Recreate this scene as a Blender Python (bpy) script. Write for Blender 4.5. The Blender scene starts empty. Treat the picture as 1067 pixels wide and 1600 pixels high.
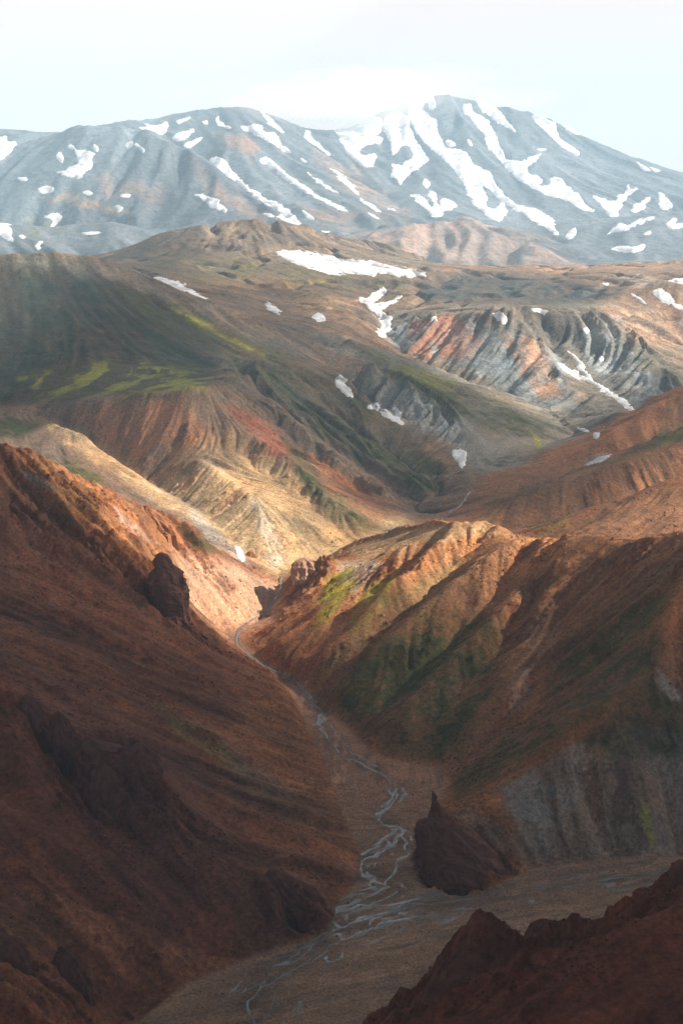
import bpy, math, heapq, random
import numpy as np

HAZE, MIST, CLOUDS = 0.98e-4, True, True
# ------------------------------------------------------------------ camera, world, sun, exposure
scene = bpy.context.scene
CAM_H = 400.0
PITCH = math.radians(12.07)
FPX = 800.0 / math.tan(math.radians(20.0))       # focal length in photo pixels (1067 x 1600)
cam_d = bpy.data.cameras.new("camera"); cam = bpy.data.objects.new("camera", cam_d)
scene.collection.objects.link(cam); scene.camera = cam
cam.location = (0, 0, CAM_H); cam.rotation_euler = (math.pi / 2 - PITCH, 0, 0)
cam_d.sensor_fit = 'VERTICAL'; cam_d.angle_y = math.radians(40.0)
cam_d.clip_start = 1.0; cam_d.clip_end = 80000.0

SKY_SCALE, SKY_SHIFT, SKY_WHITE = 0.55, (3.1, 1.7, 0.0), 4.7
SUN_EL = math.radians(33.0)
SUN_AZ = math.radians(86.0)                      # compass bearing of the sun, clockwise from +Y
scene.view_settings.view_transform = 'Standard'
scene.view_settings.look = 'None'
scene.view_settings.gamma = 1.0
scene.view_settings.use_curve_mapping = False
scene.view_settings.exposure = 1.33

world = bpy.data.worlds.new("World"); scene.world = world; world.use_nodes = True
wn, wl = world.node_tree.nodes, world.node_tree.links
wn.clear()
w_out = wn.new("ShaderNodeOutputWorld"); w_bg = wn.new("ShaderNodeBackground")
w_sky = wn.new("ShaderNodeTexSky"); w_sky.sky_type = 'NISHITA'; w_sky.sun_disc = False
w_sky.sun_elevation = SUN_EL; w_sky.sun_rotation = SUN_AZ
w_sky.air_density = 1.0; w_sky.dust_density = 1.5; w_sky.altitude = 600
w_bg.inputs[1].default_value = 0.10
# high white cloud over the blue: noise laid out on a flat cloud sheet, the same all round the sky
w_tc = wn.new("ShaderNodeTexCoord"); w_sep = wn.new("ShaderNodeSeparateXYZ"); wl.new(w_tc.outputs['Generated'], w_sep.inputs[0])
w_z = wn.new("ShaderNodeMath"); w_z.operation = 'MAXIMUM'; wl.new(w_sep.outputs[2], w_z.inputs[0]); w_z.inputs[1].default_value = 0.0
w_z2 = wn.new("ShaderNodeMath"); w_z2.operation = 'ADD'; wl.new(w_z.outputs[0], w_z2.inputs[0]); w_z2.inputs[1].default_value = 0.12
w_dv = wn.new("ShaderNodeVectorMath"); w_dv.operation = 'DIVIDE'; wl.new(w_tc.outputs['Generated'], w_dv.inputs[0])
w_cb = wn.new("ShaderNodeCombineXYZ")
for k in range(3): wl.new(w_z2.outputs[0], w_cb.inputs[k])
wl.new(w_cb.outputs[0], w_dv.inputs[1])
w_nz = wn.new("ShaderNodeTexNoise"); w_nz.inputs['Scale'].default_value = SKY_SCALE; w_nz.inputs['Detail'].default_value = 6; w_nz.inputs['Roughness'].default_value = .55
w_mp = wn.new("ShaderNodeMapping"); w_mp.inputs['Location'].default_value = SKY_SHIFT; wl.new(w_dv.outputs[0], w_mp.inputs[0]); wl.new(w_mp.outputs[0], w_nz.inputs[0])
w_mr = wn.new("ShaderNodeMapRange"); w_mr.inputs[1].default_value = .30; w_mr.inputs[2].default_value = .60; w_mr.inputs[3].default_value = .9; w_mr.inputs[4].default_value = 1.0
wl.new(w_nz.outputs[0], w_mr.inputs[0])
w_mx = wn.new("ShaderNodeMix"); w_mx.data_type = 'RGBA'
wl.new(w_mr.outputs[0], w_mx.inputs['Factor']); wl.new(w_sky.outputs[0], w_mx.inputs['A']); w_mx.inputs['B'].default_value = (SKY_WHITE * 1.17, SKY_WHITE, SKY_WHITE * .95, 1)
wl.new(w_mx.outputs['Result'], w_bg.inputs[0]); wl.new(w_bg.outputs[0], w_out.inputs[0])

sun_d = bpy.data.lights.new("sun", 'SUN'); sun = bpy.data.objects.new("sun", sun_d)
scene.collection.objects.link(sun)
sun_d.energy = 5.0; sun_d.angle = math.radians(0.53); sun_d.color = (1.0, 0.90, 0.76)
sdir = np.array([math.sin(SUN_AZ) * math.cos(SUN_EL), math.cos(SUN_AZ) * math.cos(SUN_EL), math.sin(SUN_EL)])
from mathutils import Vector
sun.rotation_euler = Vector(tuple(sdir)).to_track_quat('Z', 'Y').to_euler()
sun.location = (2000, 2000, 3000)

cy = scene.cycles
scene.render.engine = 'CYCLES'
cy.use_denoising = True; cy.denoising_prefilter = 'NONE'; cy.denoising_input_passes = 'RGB_ALBEDO_NORMAL'; cy.sample_clamp_indirect = 4.0
cy.max_bounces = 6; cy.diffuse_bounces = 3; cy.volume_bounces = 2; cy.transparent_max_bounces = 12

# ------------------------------------------------------------------ noise and projection helpers
rng = np.random.default_rng(7)
_TAB = rng.uniform(-1, 1, (4, 512, 512)).astype(np.float32)

def vnoise(x, y, k=0):
    t = _TAB[k % 4]
    off = 37.0 * k
    x = x + off; y = y + off * 1.7
    xi = np.floor(x); yi = np.floor(y)
    fx = (x - xi).astype(np.float32); fy = (y - yi).astype(np.float32)
    fx = fx * fx * fx * (fx * (fx * 6 - 15) + 10); fy = fy * fy * fy * (fy * (fy * 6 - 15) + 10)
    x0 = xi.astype(np.int64) & 511; y0 = yi.astype(np.int64) & 511
    x1 = (x0 + 1) & 511; y1 = (y0 + 1) & 511
    a = t[y0, x0]; b = t[y0, x1]; c = t[y1, x0]; d = t[y1, x1]
    return (a + (b - a) * fx) * (1 - fy) + (c + (d - c) * fx) * fy

def fbm(x, y, octv=4, k=0, gain=0.5, lac=2.03):
    s = 0; a = 1.0; n = 0
    for i in range(octv):
        c, sn = math.cos(0.6 * i + k), math.sin(0.6 * i + k)
        s = s + a * vnoise(x * c - y * sn, x * sn + y * c, k + i)
        n += a; a *= gain; x = x * lac; y = y * lac
    return s / n

def ridged(x, y, octv=4, k=0):
    s = 0; a = 1.0; n = 0
    for i in range(octv):
        c, sn = math.cos(0.7 * i + k), math.sin(0.7 * i + k)
        s = s + a * (1 - 2 * np.abs(vnoise(x * c - y * sn, x * sn + y * c, k + i)))
        n += a; a *= 0.5; x = x * 2.1; y = y * 2.1
    return s / n

def sstep(a, b, x):
    t = np.clip((x - a) / (b - a), 0, 1)
    return t * t * (3 - 2 * t)

CP, SP = math.cos(PITCH), math.sin(PITCH)
def ray(u, v):
    a = (u - 533.5) / FPX; b = (800.0 - v) / FPX
    return a, CP + b * SP, -SP + b * CP
def at(u, v, Y):                                  # a point of the place seen in direction (u, v) at distance Y
    dx, dy, dz = ray(u, v); t = Y / dy
    return (dx * t, Y, CAM_H + dz * t)
def atz(u, z, Y):                                 # a point at distance Y with height z
    rel = z - CAM_H
    depth = Y * CP - rel * SP
    return ((u - 533.5) / FPX * depth, Y, z)
_ZBY = [0, 860, 983, 1090, 1142, 1246, 1355, 1400, 1543, 1680, 5000]
_ZBZ = [0, 0, 5, 9, 12, 22, 35, 38, 52, 68, 300]
def zbed(Y): return np.interp(Y, _ZBY, _ZBZ)
def atb(u, v):                                    # a point on the valley floor
    dx, dy, dz = ray(u, v)
    lo, hi = 300.0, 4000.0
    for _ in range(50):
        m = (lo + hi) / 2
        if CAM_H + dz * m / dy > zbed(m): lo = m
        else: hi = m
    return (dx * lo / dy, lo, float(zbed(lo)))
def project(x, y, z):
    rel = z - CAM_H
    dep = y * CP - rel * SP
    return 533.5 + FPX * x / dep, 800.0 - FPX * (y * SP + rel * CP) / dep

def poly_sd(px, py, poly):
    """signed distance to a polygon, positive inside"""
    P = np.asarray(poly, np.float64); n = len(P)
    d2 = np.full(px.shape, 1e18); ins = np.zeros(px.shape, bool)
    for i in range(n):
        ax, ay = P[i]; bx, by = P[(i + 1) % n]
        ex, ey = bx - ax, by - ay
        wx, wy = px - ax, py - ay
        t = np.clip((wx * ex + wy * ey) / max(ex * ex + ey * ey, 1e-9), 0, 1)
        d2 = np.minimum(d2, (wx - t * ex) ** 2 + (wy - t * ey) ** 2)
        c = (ay > py) != (by > py)
        with np.errstate(divide='ignore', invalid='ignore'):
            xx = ax + (py - ay) / (by - ay if by != ay else 1e-9) * ex
        ins ^= c & (px < xx)
    d = np.sqrt(d2)
    return np.where(ins, d, -d)

# ------------------------------------------------------------------ the lie of the land: crests and gullies
LINES = []      # (points, group or None)
def crest(group, *pts): LINES.append(([at(*p) if p[0] != 'z' else atz(*p[1:]) for p in pts], group))
def gully(*pts): LINES.append(([p if len(p) == 4 and p[0] == 'w' else (at(*p) if p[0] != 'z' else (atz(*p[1:]) if p[0] == 'z' else p)) for p in pts], None))
def lift(dz, group, *pts):                        # a rib (dz > 0) or gully (dz < 0) standing off the general slope
    n = len(pts); out = []
    for i, q in enumerate(pts):
        x, y, z = at(*q); out.append((x, y, z + dz * math.sin(math.pi * (i + .35) / (n - .3)) ** .6))
    LINES.append((out, group))
def Z(u, z, Y): return ('z', u, z, Y)
def B(u, v):
    x, y, z = atb(u, v)
    return Z(533.5 + FPX * x / (y * CP - (z - CAM_H) * SP), z, y)

RED, DOME, MOSS, TAN, MIDR, PLAT, BROWN = 'red_hillside', 'brown_knoll', 'mossy_hill', 'ochre_hill', 'green_ridge', 'plateau', 'brown_hill'
RIGHT, RUSS, NEAR, SCAR = 'ribbed_hill', 'russet_ridges', 'near_ridge', 'coloured_scarp'
# red hillside on the left
crest(RED, (-90, 650, 1220), (0, 690, 1250), (60, 695, 1260), (110, 735, 1260), (170, 768, 1270), (240, 800, 1290), (300, 838, 1335), (350, 872, 1375), (392, 900, 1400))
crest(RED, (170, 790, 1240), (195, 850, 1190), (225, 895, 1160), (250, 930, 1140), (290, 985, 1120), (335, 1025, 1105), (365, 1050, 1090))
crest(RED, (-90, 1000, 890), (0, 1060, 860), (60, 1105, 840), (110, 1148, 830), (135, 1152, 825), (200, 1165, 815), (243, 1190, 805), (262, 1250, 790), (300, 1292, 780), (350, 1330, 768), (420, 1365, 757), (470, 1388, 750), (512, 1420, 742))
crest(RED, (110, 1148, 830), (60, 1250, 760), (30, 1380, 690), (0, 1480, 640), (-20, 1600, 590), (-60, 1700, 540))
gully((-90, 970, 960), (0, 1020, 930), (60, 1070, 915), (130, 1120, 900), (230, 1150, 890), (290, 1230, 850), (350, 1290, 820), (430, 1345, 790))
crest(RED, (0, 960, 1010), (60, 985, 1005), (100, 1000, 1000))
# valley floor and stream
gully(B(365, 985), B(400, 965), B(425, 945), B(435, 925), B(430, 905), B(445, 890), B(650, 822), B(690, 808), B(715, 790), B(735, 768))
# gullies and knolls behind the red hillside
gully(B(425, 905), (392, 885, 1400), (375, 862, 1440), (340, 825, 1500), (300, 795, 1570), (250, 765, 1640), (190, 730, 1720), (130, 692, 1760), (95, 675, 1790))
gully((340, 828, 1490), Z(290, 66, 1450), Z(230, 80, 1480), Z(150, 98, 1530), Z(60, 118, 1600), Z(0, 128, 1640), Z(-90, 140, 1680))
crest(DOME, (40, 672, 1750), (60, 662, 1750), (90, 655, 1740), (130, 680, 1690), (180, 718, 1630), (240, 765, 1560), (300, 808, 1500))
# mossy hill
crest(MOSS, (-120, 640, 1880), (0, 638, 1850), (70, 630, 1830), (150, 622, 1800), (250, 618, 1780), (320, 605, 1770), (360, 590, 1850), (420, 560, 2050))
crest(MOSS, (-160, 405, 2240), (0, 398, 2280), (60, 394, 2300), (110, 394, 2320), (170, 403, 2350), (230, 430, 2380), (280, 452, 2350), (330, 474, 2300), (400, 500, 2280), (480, 545, 2250), (520, 575, 2220))
crest(MOSS, (420, 560, 2050), (480, 610, 1980), (560, 665, 1900), (640, 730, 1790), (690, 785, 1700))
gully((430, 670, 1800), (520, 740, 1700), (600, 785, 1620), B(660, 818))
crest(TAN, (400, 675, 1705), (420, 690, 1690), (480, 745, 1630), (540, 810, 1540))
gully((370, 708, 1690), (420, 740, 1650), (500, 800, 1560), Z(545, 48, 1490))
crest(TAN, (310, 712, 1650), (345, 735, 1620), (390, 766, 1570), (450, 800, 1530), (510, 830, 1500), (550, 850, 1480))
crest(TAN, (390, 766, 1570), (415, 830, 1480), (440, 882, 1420))
lift(-20, None, (455, 572, 2080), (525, 625, 1980), (605, 692, 1870), (675, 752, 1770))
lift(12, MOSS, (505, 575, 2150), (575, 634, 2040), (655, 702, 1900), (715, 758, 1740))
lift(-18, None, (400, 590, 1960), (450, 632, 1890), (530, 692, 1800), (610, 752, 1700), (660, 797, 1640))
lift(11, MOSS, (390, 612, 1880), (440, 655, 1820), (520, 722, 1740), (600, 777, 1650))
lift(-13, None, (240, 470, 2250), (300, 520, 2130), (360, 565, 2020), (410, 600, 1930))
# gully with the snow beds, green ridge
gully(B(735, 768), (720, 715, 1820), (690, 672, 1930), (640, 655, 1990), (600, 640, 2040), (560, 620, 2100), (530, 590, 2180), (525, 555, 2260), (540, 520, 2400))
crest(MIDR, (545, 525, 2330), (580, 548, 2270), (640, 572, 2200), (700, 600, 2130), (780, 630, 2060), (850, 658, 1990), (842, 698, 1860))
crest(MIDR, (640, 618, 2050), (700, 658, 1960), (760, 700, 1850), (775, 735, 1770))
crest(MIDR, (565, 572, 2140), (620, 592, 2110), (640, 618, 2050))
gully((842, 700, 1850), (900, 680, 1950), Z(860, 100, 2130), Z(800, 108, 2250), Z(720, 120, 2350), Z(650, 150, 2480), (610, 525, 2600), (590, 490, 2800), (600, 460, 3000))
crest(SCAR, (868, 658, 2000), (880, 662, 1985), (905, 680, 1950))
# coloured scarp and plateau
crest(SCAR, (618, 500, 2620), (640, 484, 2640), (700, 480, 2610), (770, 484, 2570), (830, 482, 2560), (880, 488, 2560), (920, 484, 2590), (960, 490, 2600))
crest(SCAR, (830, 500, 2540), (860, 560, 2380), (890, 610, 2230), (905, 650, 2100))
gully((850, 520, 2550), (870, 560, 2430), (900, 590, 2350), (990, 648, 2050))
crest(SCAR, (960, 490, 2600), (1000, 540, 2450), (1067, 600, 2250), (1150, 650, 2150))
gully((1010, 470, 2800), (1067, 545, 2500), (1200, 620, 2300))
crest(PLAT, (1030, 440, 2900), (1067, 440, 2900), (1250, 430, 2900))
crest(PLAT, (640, 425, 3700), (700, 418, 3850), (800, 417, 3900), (900, 414, 3800), (1000, 409, 3700), (1067, 406, 3600), (1250, 400, 3600))
crest(BROWN, (60, 420, 3400), (120, 415, 3450), (180, 400, 3500), (250, 365, 3600), (330, 347, 3700), (400, 342, 3700), (480, 352, 3700), (560, 372, 3700), (640, 397, 3750), (690, 412, 3850))
gully((100, 405, 2950), (180, 415, 2900), (280, 445, 2700), (330, 470, 2550), (400, 492, 2480), (470, 520, 2400), (520, 545, 2320))
crest(BROWN, (330, 452, 2800), (370, 458, 2740), (400, 468, 2700), (420, 478, 2640))
gully((430, 485, 2600), (415, 465, 2800), (400, 440, 3000))
crest(BROWN, (460, 445, 2980), (500, 462, 2800), (530, 480, 2650), (555, 512, 2480))
gully((505, 500, 2540), (485, 480, 2680), (450, 462, 2850))
crest(PLAT, (640, 455, 2950), (760, 458, 2900), (880, 455, 2900))
# russet ridges on the right
crest(RUSS, (1250, 550, 1960), (1067, 610, 1900), (1000, 650, 1850), (940, 690, 1780), (880, 720, 1740), (820, 742, 1700), (765, 770, 1640))
crest(RUSS, (1250, 640, 1720), (1067, 697, 1650), (1000, 712, 1620), (940, 728, 1600), (870, 752, 1580), (800, 775, 1560), (750, 800, 1540))
crest(RUSS, (1250, 690, 1500), (1067, 742, 1450), (1000, 762, 1430), (930, 782, 1410), (870, 815, 1390), (830, 838, 1380))
gully(Z(1250, 95, 1570), Z(1067, 80, 1550), Z(900, 70, 1500), Z(760, 60, 1490))
gully(Z(1250, 110, 1790), Z(1067, 92, 1750), Z(940, 82, 1680), Z(820, 72, 1630))
crest(RUSS, (1250, 610, 1800), (1067, 660, 1730), (1000, 688, 1690), (930, 715, 1660), (870, 742, 1640))
gully(Z(1250, 105, 1270), Z(1067, 95, 1270), Z(930, 88, 1290), Z(830, 78, 1320), Z(700, 60, 1420), Z(600, 50, 1460))
# ribbed hill on the right
crest(RIGHT, (716, 813, 1300), (760, 815, 1290), (800, 836, 1250), (827, 841, 1230), (882, 830, 1200), (930, 832, 1170), (968, 841, 1140), (1010, 836, 1120), (1067, 828, 1100), (1250, 800, 1080))
crest(RIGHT, (716, 813, 1300), (690, 830, 1295), (640, 852, 1290), (580, 876, 1290), (520, 884, 1300), (470, 886, 1310))
crest(RIGHT, (716, 813, 1300), (660, 830, 1360), (600, 836, 1400), (545, 852, 1410), (510, 876, 1400))
lift(7, RIGHT, (640, 852, 1290), (560, 930, 1240), (480, 1010, 1180), (440, 1035, 1165))
lift(-6, None, (690, 838, 1288), (625, 900, 1245), (555, 965, 1195), (470, 1040, 1140))
lift(7, RIGHT, (716, 815, 1298), (660, 885, 1240), (590, 955, 1185), (500, 1042, 1125))
lift(-8, None, (760, 822, 1280), (700, 890, 1232), (640, 950, 1180), (560, 1025, 1120), (505, 1078, 1090))
lift(10, RIGHT, (800, 836, 1250), (740, 897, 1200), (660, 972, 1150), (580, 1047, 1100), (520, 1100, 1070))
lift(-9, None, (827, 846, 1222), (790, 904, 1170), (720, 974, 1120), (640, 1054, 1075), (570, 1120, 1035))
lift(6, RIGHT, (850, 836, 1215), (815, 920, 1150), (740, 1000, 1095), (660, 1080, 1045), (600, 1150, 1005))
lift(-7, None, (870, 838, 1205), (835, 930, 1130), (765, 1020, 1070), (690, 1110, 1015), (640, 1170, 985))
lift(8, RIGHT, (882, 830, 1200), (860, 900, 1150), (830, 980, 1090), (800, 1060, 1040), (740, 1130, 1000), (690, 1180, 975))
gully((940, 850, 1140), (900, 920, 1110), (877, 980, 1075), (855, 1030, 1040), (845, 1085, 1005), (800, 1130, 985), (740, 1185, 965), (695, 1210, 955))
crest(RIGHT, (1250, 780, 1070), (1067, 890, 1040), (1040, 960, 1000), (1028, 1010, 970), (1022, 1045, 950), (960, 1095, 925), (890, 1150, 895), (820, 1205, 875), (770, 1240, 868), (725, 1266, 838), (690, 1275, 818))
crest(RIGHT, (1022, 1045, 950), (1067, 1085, 930), (1200, 1150, 910))
# near ridge, bottom right
crest(NEAR, (1250, 1290, 520), (1067, 1345, 480), (1050, 1375, 475), (1010, 1394, 470), (960, 1412, 465), (900, 1439, 460), (850, 1444, 455), (825, 1462, 452), (820, 1482, 450), (770, 1472, 448), (745, 1460, 445), (715, 1485, 445), (680, 1520, 447), (620, 1560, 450), (560, 1600, 455), (480, 1650, 460))
crest(NEAR, (1250, 1320, 440), (1067, 1402, 420), (980, 1448, 415), (900, 1482, 410), (850, 1495, 408), (800, 1545, 400), (740, 1610, 395))
crest(NEAR, (1250, 1600, 360), (1067, 1620, 365), (900, 1640, 365), (700, 1680, 375))
gully(Z(1250, 0, 700), Z(1000, 0, 650), Z(760, 0, 600), Z(560, 0, 560), Z(350, 0, 540))

GRAVEL = [(195, 1600), (300, 1530), (400, 1490), (500, 1460), (520, 1440), (515, 1415), (545, 1390), (560, 1340), (540, 1290), (500, 1180), (460, 1100), (430, 1060), (380, 1025), (345, 1000), (335, 988), (365, 982), (372, 988), (390, 1010), (420, 1035), (470, 1065), (500, 1090), (530, 1120), (590, 1180), (650, 1195), (690, 1195), (705, 1230), (690, 1262), (652, 1295), (650, 1360), (688, 1390), (740, 1396), (800, 1372), (820, 1356), (940, 1342), (1067, 1335), (1400, 1310), (1400, 1420), (900, 1500), (620, 1600), (560, 1700), (100, 1700)]

SPINES = [[(372, 990), (372, 1008), (390, 1028), (420, 1045), (450, 1060), (475, 1080), (497, 1100), (506, 1115), (500, 1132), (512, 1152), (526, 1170), (548, 1186), (578, 1200), (602, 1215), (620, 1232), (612, 1250), (592, 1268), (592, 1280), (615, 1292), (632, 1300), (620, 1315), (590, 1332), (570, 1350), (570, 1366), (592, 1378), (608, 1388), (580, 1402), (550, 1412), (526, 1420), (521, 1436), (525, 1450)],
 [(1100, 1362), (1000, 1372), (930, 1376), (860, 1386), (790, 1396), (730, 1406), (680, 1408), (620, 1412), (575, 1416), (528, 1424)],
 [(660, 1410), (600, 1424), (550, 1436), (525, 1452), (490, 1470), (455, 1496), (428, 1512), (405, 1545), (388, 1585), (380, 1640)]]
FAR = []
def fl(*pts): FAR.append([at(*p) if p[0] != 'z' else atz(*p[1:]) for p in pts])
fl((-160, 225, 7000), (0, 203, 6900), (40, 200, 6900), (75, 207, 6900), (115, 209, 6800))
fl((115, 206, 6700), (125, 201, 6500), (190, 192, 6500), (240, 205, 6400), (281, 224, 6300), (320, 247, 6200), (360, 277, 6050), (400, 312, 5850), (440, 342, 5600))
fl((190, 192, 6900), (212, 187, 7300), (270, 178, 7400), (320, 170, 7500), (380, 165, 7600), (420, 177, 7600), (470, 200, 7700), (520, 207, 7900), (560, 197, 8100), (605, 174, 8200), (640, 153, 8300), (665, 146, 8300), (700, 143, 8300), (730, 147, 8300), (790, 165, 8200), (830, 178, 8200), (880, 200, 8100), (930, 220, 8000), (980, 245, 7900), (1030, 265, 7800), (1067, 273, 7800), (1250, 310, 7700))
fl((300, 242, 6900), (350, 290, 6400), (420, 340, 5900), (470, 362, 5500))
fl((380, 165, 7600), (410, 200, 7300), (450, 240, 7000), (500, 280, 6600), (560, 325, 6100), (610, 355, 5700))
fl((330, 170, 7500), (340, 215, 7100), (380, 260, 6700), (430, 305, 6200), (480, 345, 5700))
fl((480, 204, 7700), (540, 267, 7200), (600, 312, 6700), (650, 345, 6100))
fl((600, 170, 8200), (590, 230, 7700), (620, 290, 7000), (660, 330, 6300))
fl((700, 143, 8300), (720, 200, 7900), (770, 270, 7300), (830, 320, 6700), (880, 355, 6200))
fl((665, 168, 8200), (690, 234, 7700), (740, 304, 6900), (790, 347, 6300))
fl((790, 165, 8200), (830, 230, 7700), (880, 280, 7200), (950, 320, 6700))
fl((750, 184, 8100), (790, 254, 7500), (850, 304, 6900), (920, 347, 6400))
fl((880, 200, 8100), (950, 260, 7600), (1030, 310, 7000))
fl((520, 375, 5400), (580, 368, 5400), (640, 352, 5500), (700, 343, 5600), (745, 337, 5650), (790, 352, 5600), (830, 372, 5500))
fl((800, 372, 5250), (840, 362, 5250), (880, 385, 5200), (915, 412, 5100))
fl(Z(560, 280, 5800), Z(640, 290, 5950), Z(760, 305, 6000))
fl((860, 390, 5600), (940, 352, 5900), (1000, 337, 6100), (1067, 330, 6200), (1250, 322, 6300))
fl(Z(900, 205, 5300), Z(1067, 225, 5350), Z(1250, 240, 5400))
fl(Z(950, 345, 6450), Z(1067, 355, 6700), Z(1250, 360, 6800))
fl((-160, 340, 4950), (0, 365, 4950), (40, 392, 4900))
fl((-160, 345, 5500), (36, 352, 5400), (100, 350, 5400), (168, 347, 5450), (225, 364, 5300), (262, 397, 5100))
fl(Z(-160, 335, 5750), Z(50, 330, 5750), Z(170, 330, 5750), Z(270, 300, 5600))
fl((-160, 322, 5900), (60, 318, 5900), (110, 312, 5900), (170, 325, 5850), (215, 343, 5700))

# ------------------------------------------------------------------ solve the surface between the lines
def raster(lines, x0, y0, cell, nx, ny):
    S = np.zeros((ny, nx)); N = np.zeros((ny, nx))
    for pts in lines:
        for (a, b) in zip(pts[:-1], pts[1:]):
            L = math.hypot(b[0] - a[0], b[1] - a[1])
            n = max(2, int(L / cell * 2))
            t = np.linspace(0, 1, n)
            X = a[0] + (b[0] - a[0]) * t; Y = a[1] + (b[1] - a[1]) * t; Zz = a[2] + (b[2] - a[2]) * t
            ix = np.round((X - x0) / cell).astype(int); iy = np.round((Y - y0) / cell).astype(int)
            ok = (ix >= 0) & (ix < nx) & (iy >= 0) & (iy < ny)
            np.add.at(S, (iy[ok], ix[ok]), Zz[ok]); np.add.at(N, (iy[ok], ix[ok]), 1)
    return S, N

def blur(a, n=1):
    for _ in range(n):
        p = np.pad(a, 1, mode='edge')
        a = (p[1:-1, 1:-1] * 4 + 2 * (p[:-2, 1:-1] + p[2:, 1:-1] + p[1:-1, :-2] + p[1:-1, 2:]) + p[:-2, :-2] + p[:-2, 2:] + p[2:, :-2] + p[2:, 2:]) / 16
    return a

def resize(a, ny, nx):
    oy, ox = a.shape
    yy = np.linspace(0, oy - 1, ny); xx = np.linspace(0, ox - 1, nx)
    return bil(a, xx[None, :].repeat(ny, 0), yy[:, None].repeat(nx, 1))

def bil(a, fx, fy):
    ny, nx = a.shape
    fx = np.clip(fx, 0, nx - 1.001); fy = np.clip(fy, 0, ny - 1.001)
    x0 = fx.astype(np.int64); y0 = fy.astype(np.int64); tx = fx - x0; ty = fy - y0
    return (a[y0, x0] * (1 - tx) + a[y0, x0 + 1] * tx) * (1 - ty) + (a[y0 + 1, x0] * (1 - tx) + a[y0 + 1, x0 + 1] * tx) * ty

def solve(lines, area, x0, y0, x1, y1, cell, z0):
    H = None
    for lev in (32, 16, 8, 4, 2, 1):
        c = cell * lev
        nx = int(round((x1 - x0) / c)) + 1; ny = int(round((y1 - y0) / c)) + 1
        cx = (x1 - x0) / (nx - 1)
        S, N = raster(lines, x0, y0, cx, nx, ny)
        fix = N > 0
        val = np.where(fix, S / np.maximum(N, 1), 0)
        if area is not None:
            m, av = area(x0 + np.arange(nx) * cx, y0 + np.arange(ny) * cx)
            val = np.where(m, av, val); fix = fix | m
        H = np.full((ny, nx), z0, float) if H is None else resize(H, ny, nx)
        for it in range(400 if lev > 4 else (150 if lev > 1 else 60)):
            H = np.where(fix, val, H)
            p = np.pad(H, 1, mode='edge')
            H = 0.2 * (p[:-2, 1:-1] + p[2:, 1:-1] + p[1:-1, :-2] + p[1:-1, 2:]) + 0.05 * (p[:-2, :-2] + p[:-2, 2:] + p[2:, :-2] + p[2:, 2:])
        H = np.where(fix, val, H)
    return H

def lic(G, noise, cell, length, step=1.0):
    """noise smeared along the fall line of G (grid units)"""
    gy, gx = np.gradient(G)
    m = np.sqrt(gx * gx + gy * gy) + 1e-6
    gx = (gx / m).astype(np.float32); gy = (gy / m).astype(np.float32)
    ny, nx = G.shape
    Y0, X0 = np.mgrid[0:ny, 0:nx].astype(np.float32)
    acc = noise.astype(np.float32).copy(); W = 1.0
    n = int(length / cell / step)
    for sgn in (1, -1):
        X = X0.copy(); Y = Y0.copy()
        for i in range(n):
            ix = np.clip((X + .5).astype(np.int32), 0, nx - 1); iy = np.clip((Y + .5).astype(np.int32), 0, ny - 1)
            X += sgn * step * gx[iy, ix]; Y += sgn * step * gy[iy, ix]
            ix = np.clip((X + .5).astype(np.int32), 0, nx - 1); iy = np.clip((Y + .5).astype(np.int32), 0, ny - 1)
            w = 0.5 + 0.5 * math.cos(math.pi * i / n)
            acc += w * noise[iy, ix]
            if sgn == 1: W += 2 * w
    acc /= W
    return acc / (acc.std() + 1e-6)

NX0, NX1, NY0, NY1, NC = -1400.0, 1400.0, 300.0, 4700.0, 4.0
def gravel_area(xs, ys):
    X, Y = np.meshgrid(xs, ys)
    zb = zbed(Y)
    u, v = project(X, Y, zb)
    m = (poly_sd(u, v, GRAVEL) > 0) & (Y < 1330) & (Y > 480)
    return m, zb
EDGE = [[(-1400, 4700, 150), (1400, 4700, 150)], [(-1400, 4400, 165), (1400, 4400, 165)]]
N0 = solve([l for l, g in LINES] + EDGE, gravel_area, NX0, NY0, NX1, NY1, NC, 150.0)
NNY, NNX = N0.shape
nxs = NX0 + np.arange(NNX) * NC; nys = NY0 + np.arange(NNY) * NC
NXX, NYY = np.meshgrid(nxs, nys)
FX0, FX1, FY0, FY1, FC = -3400.0, 3400.0, 4700.0, 10500.0, 16.0
F0 = solve(FAR + [[(-3400, 4700, 150), (3400, 4700, 150)], [(-3400, 10500, 300), (3400, 10500, 300)]], None, FX0, FY0, FX1, FY1, FC, 300.0)
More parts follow.
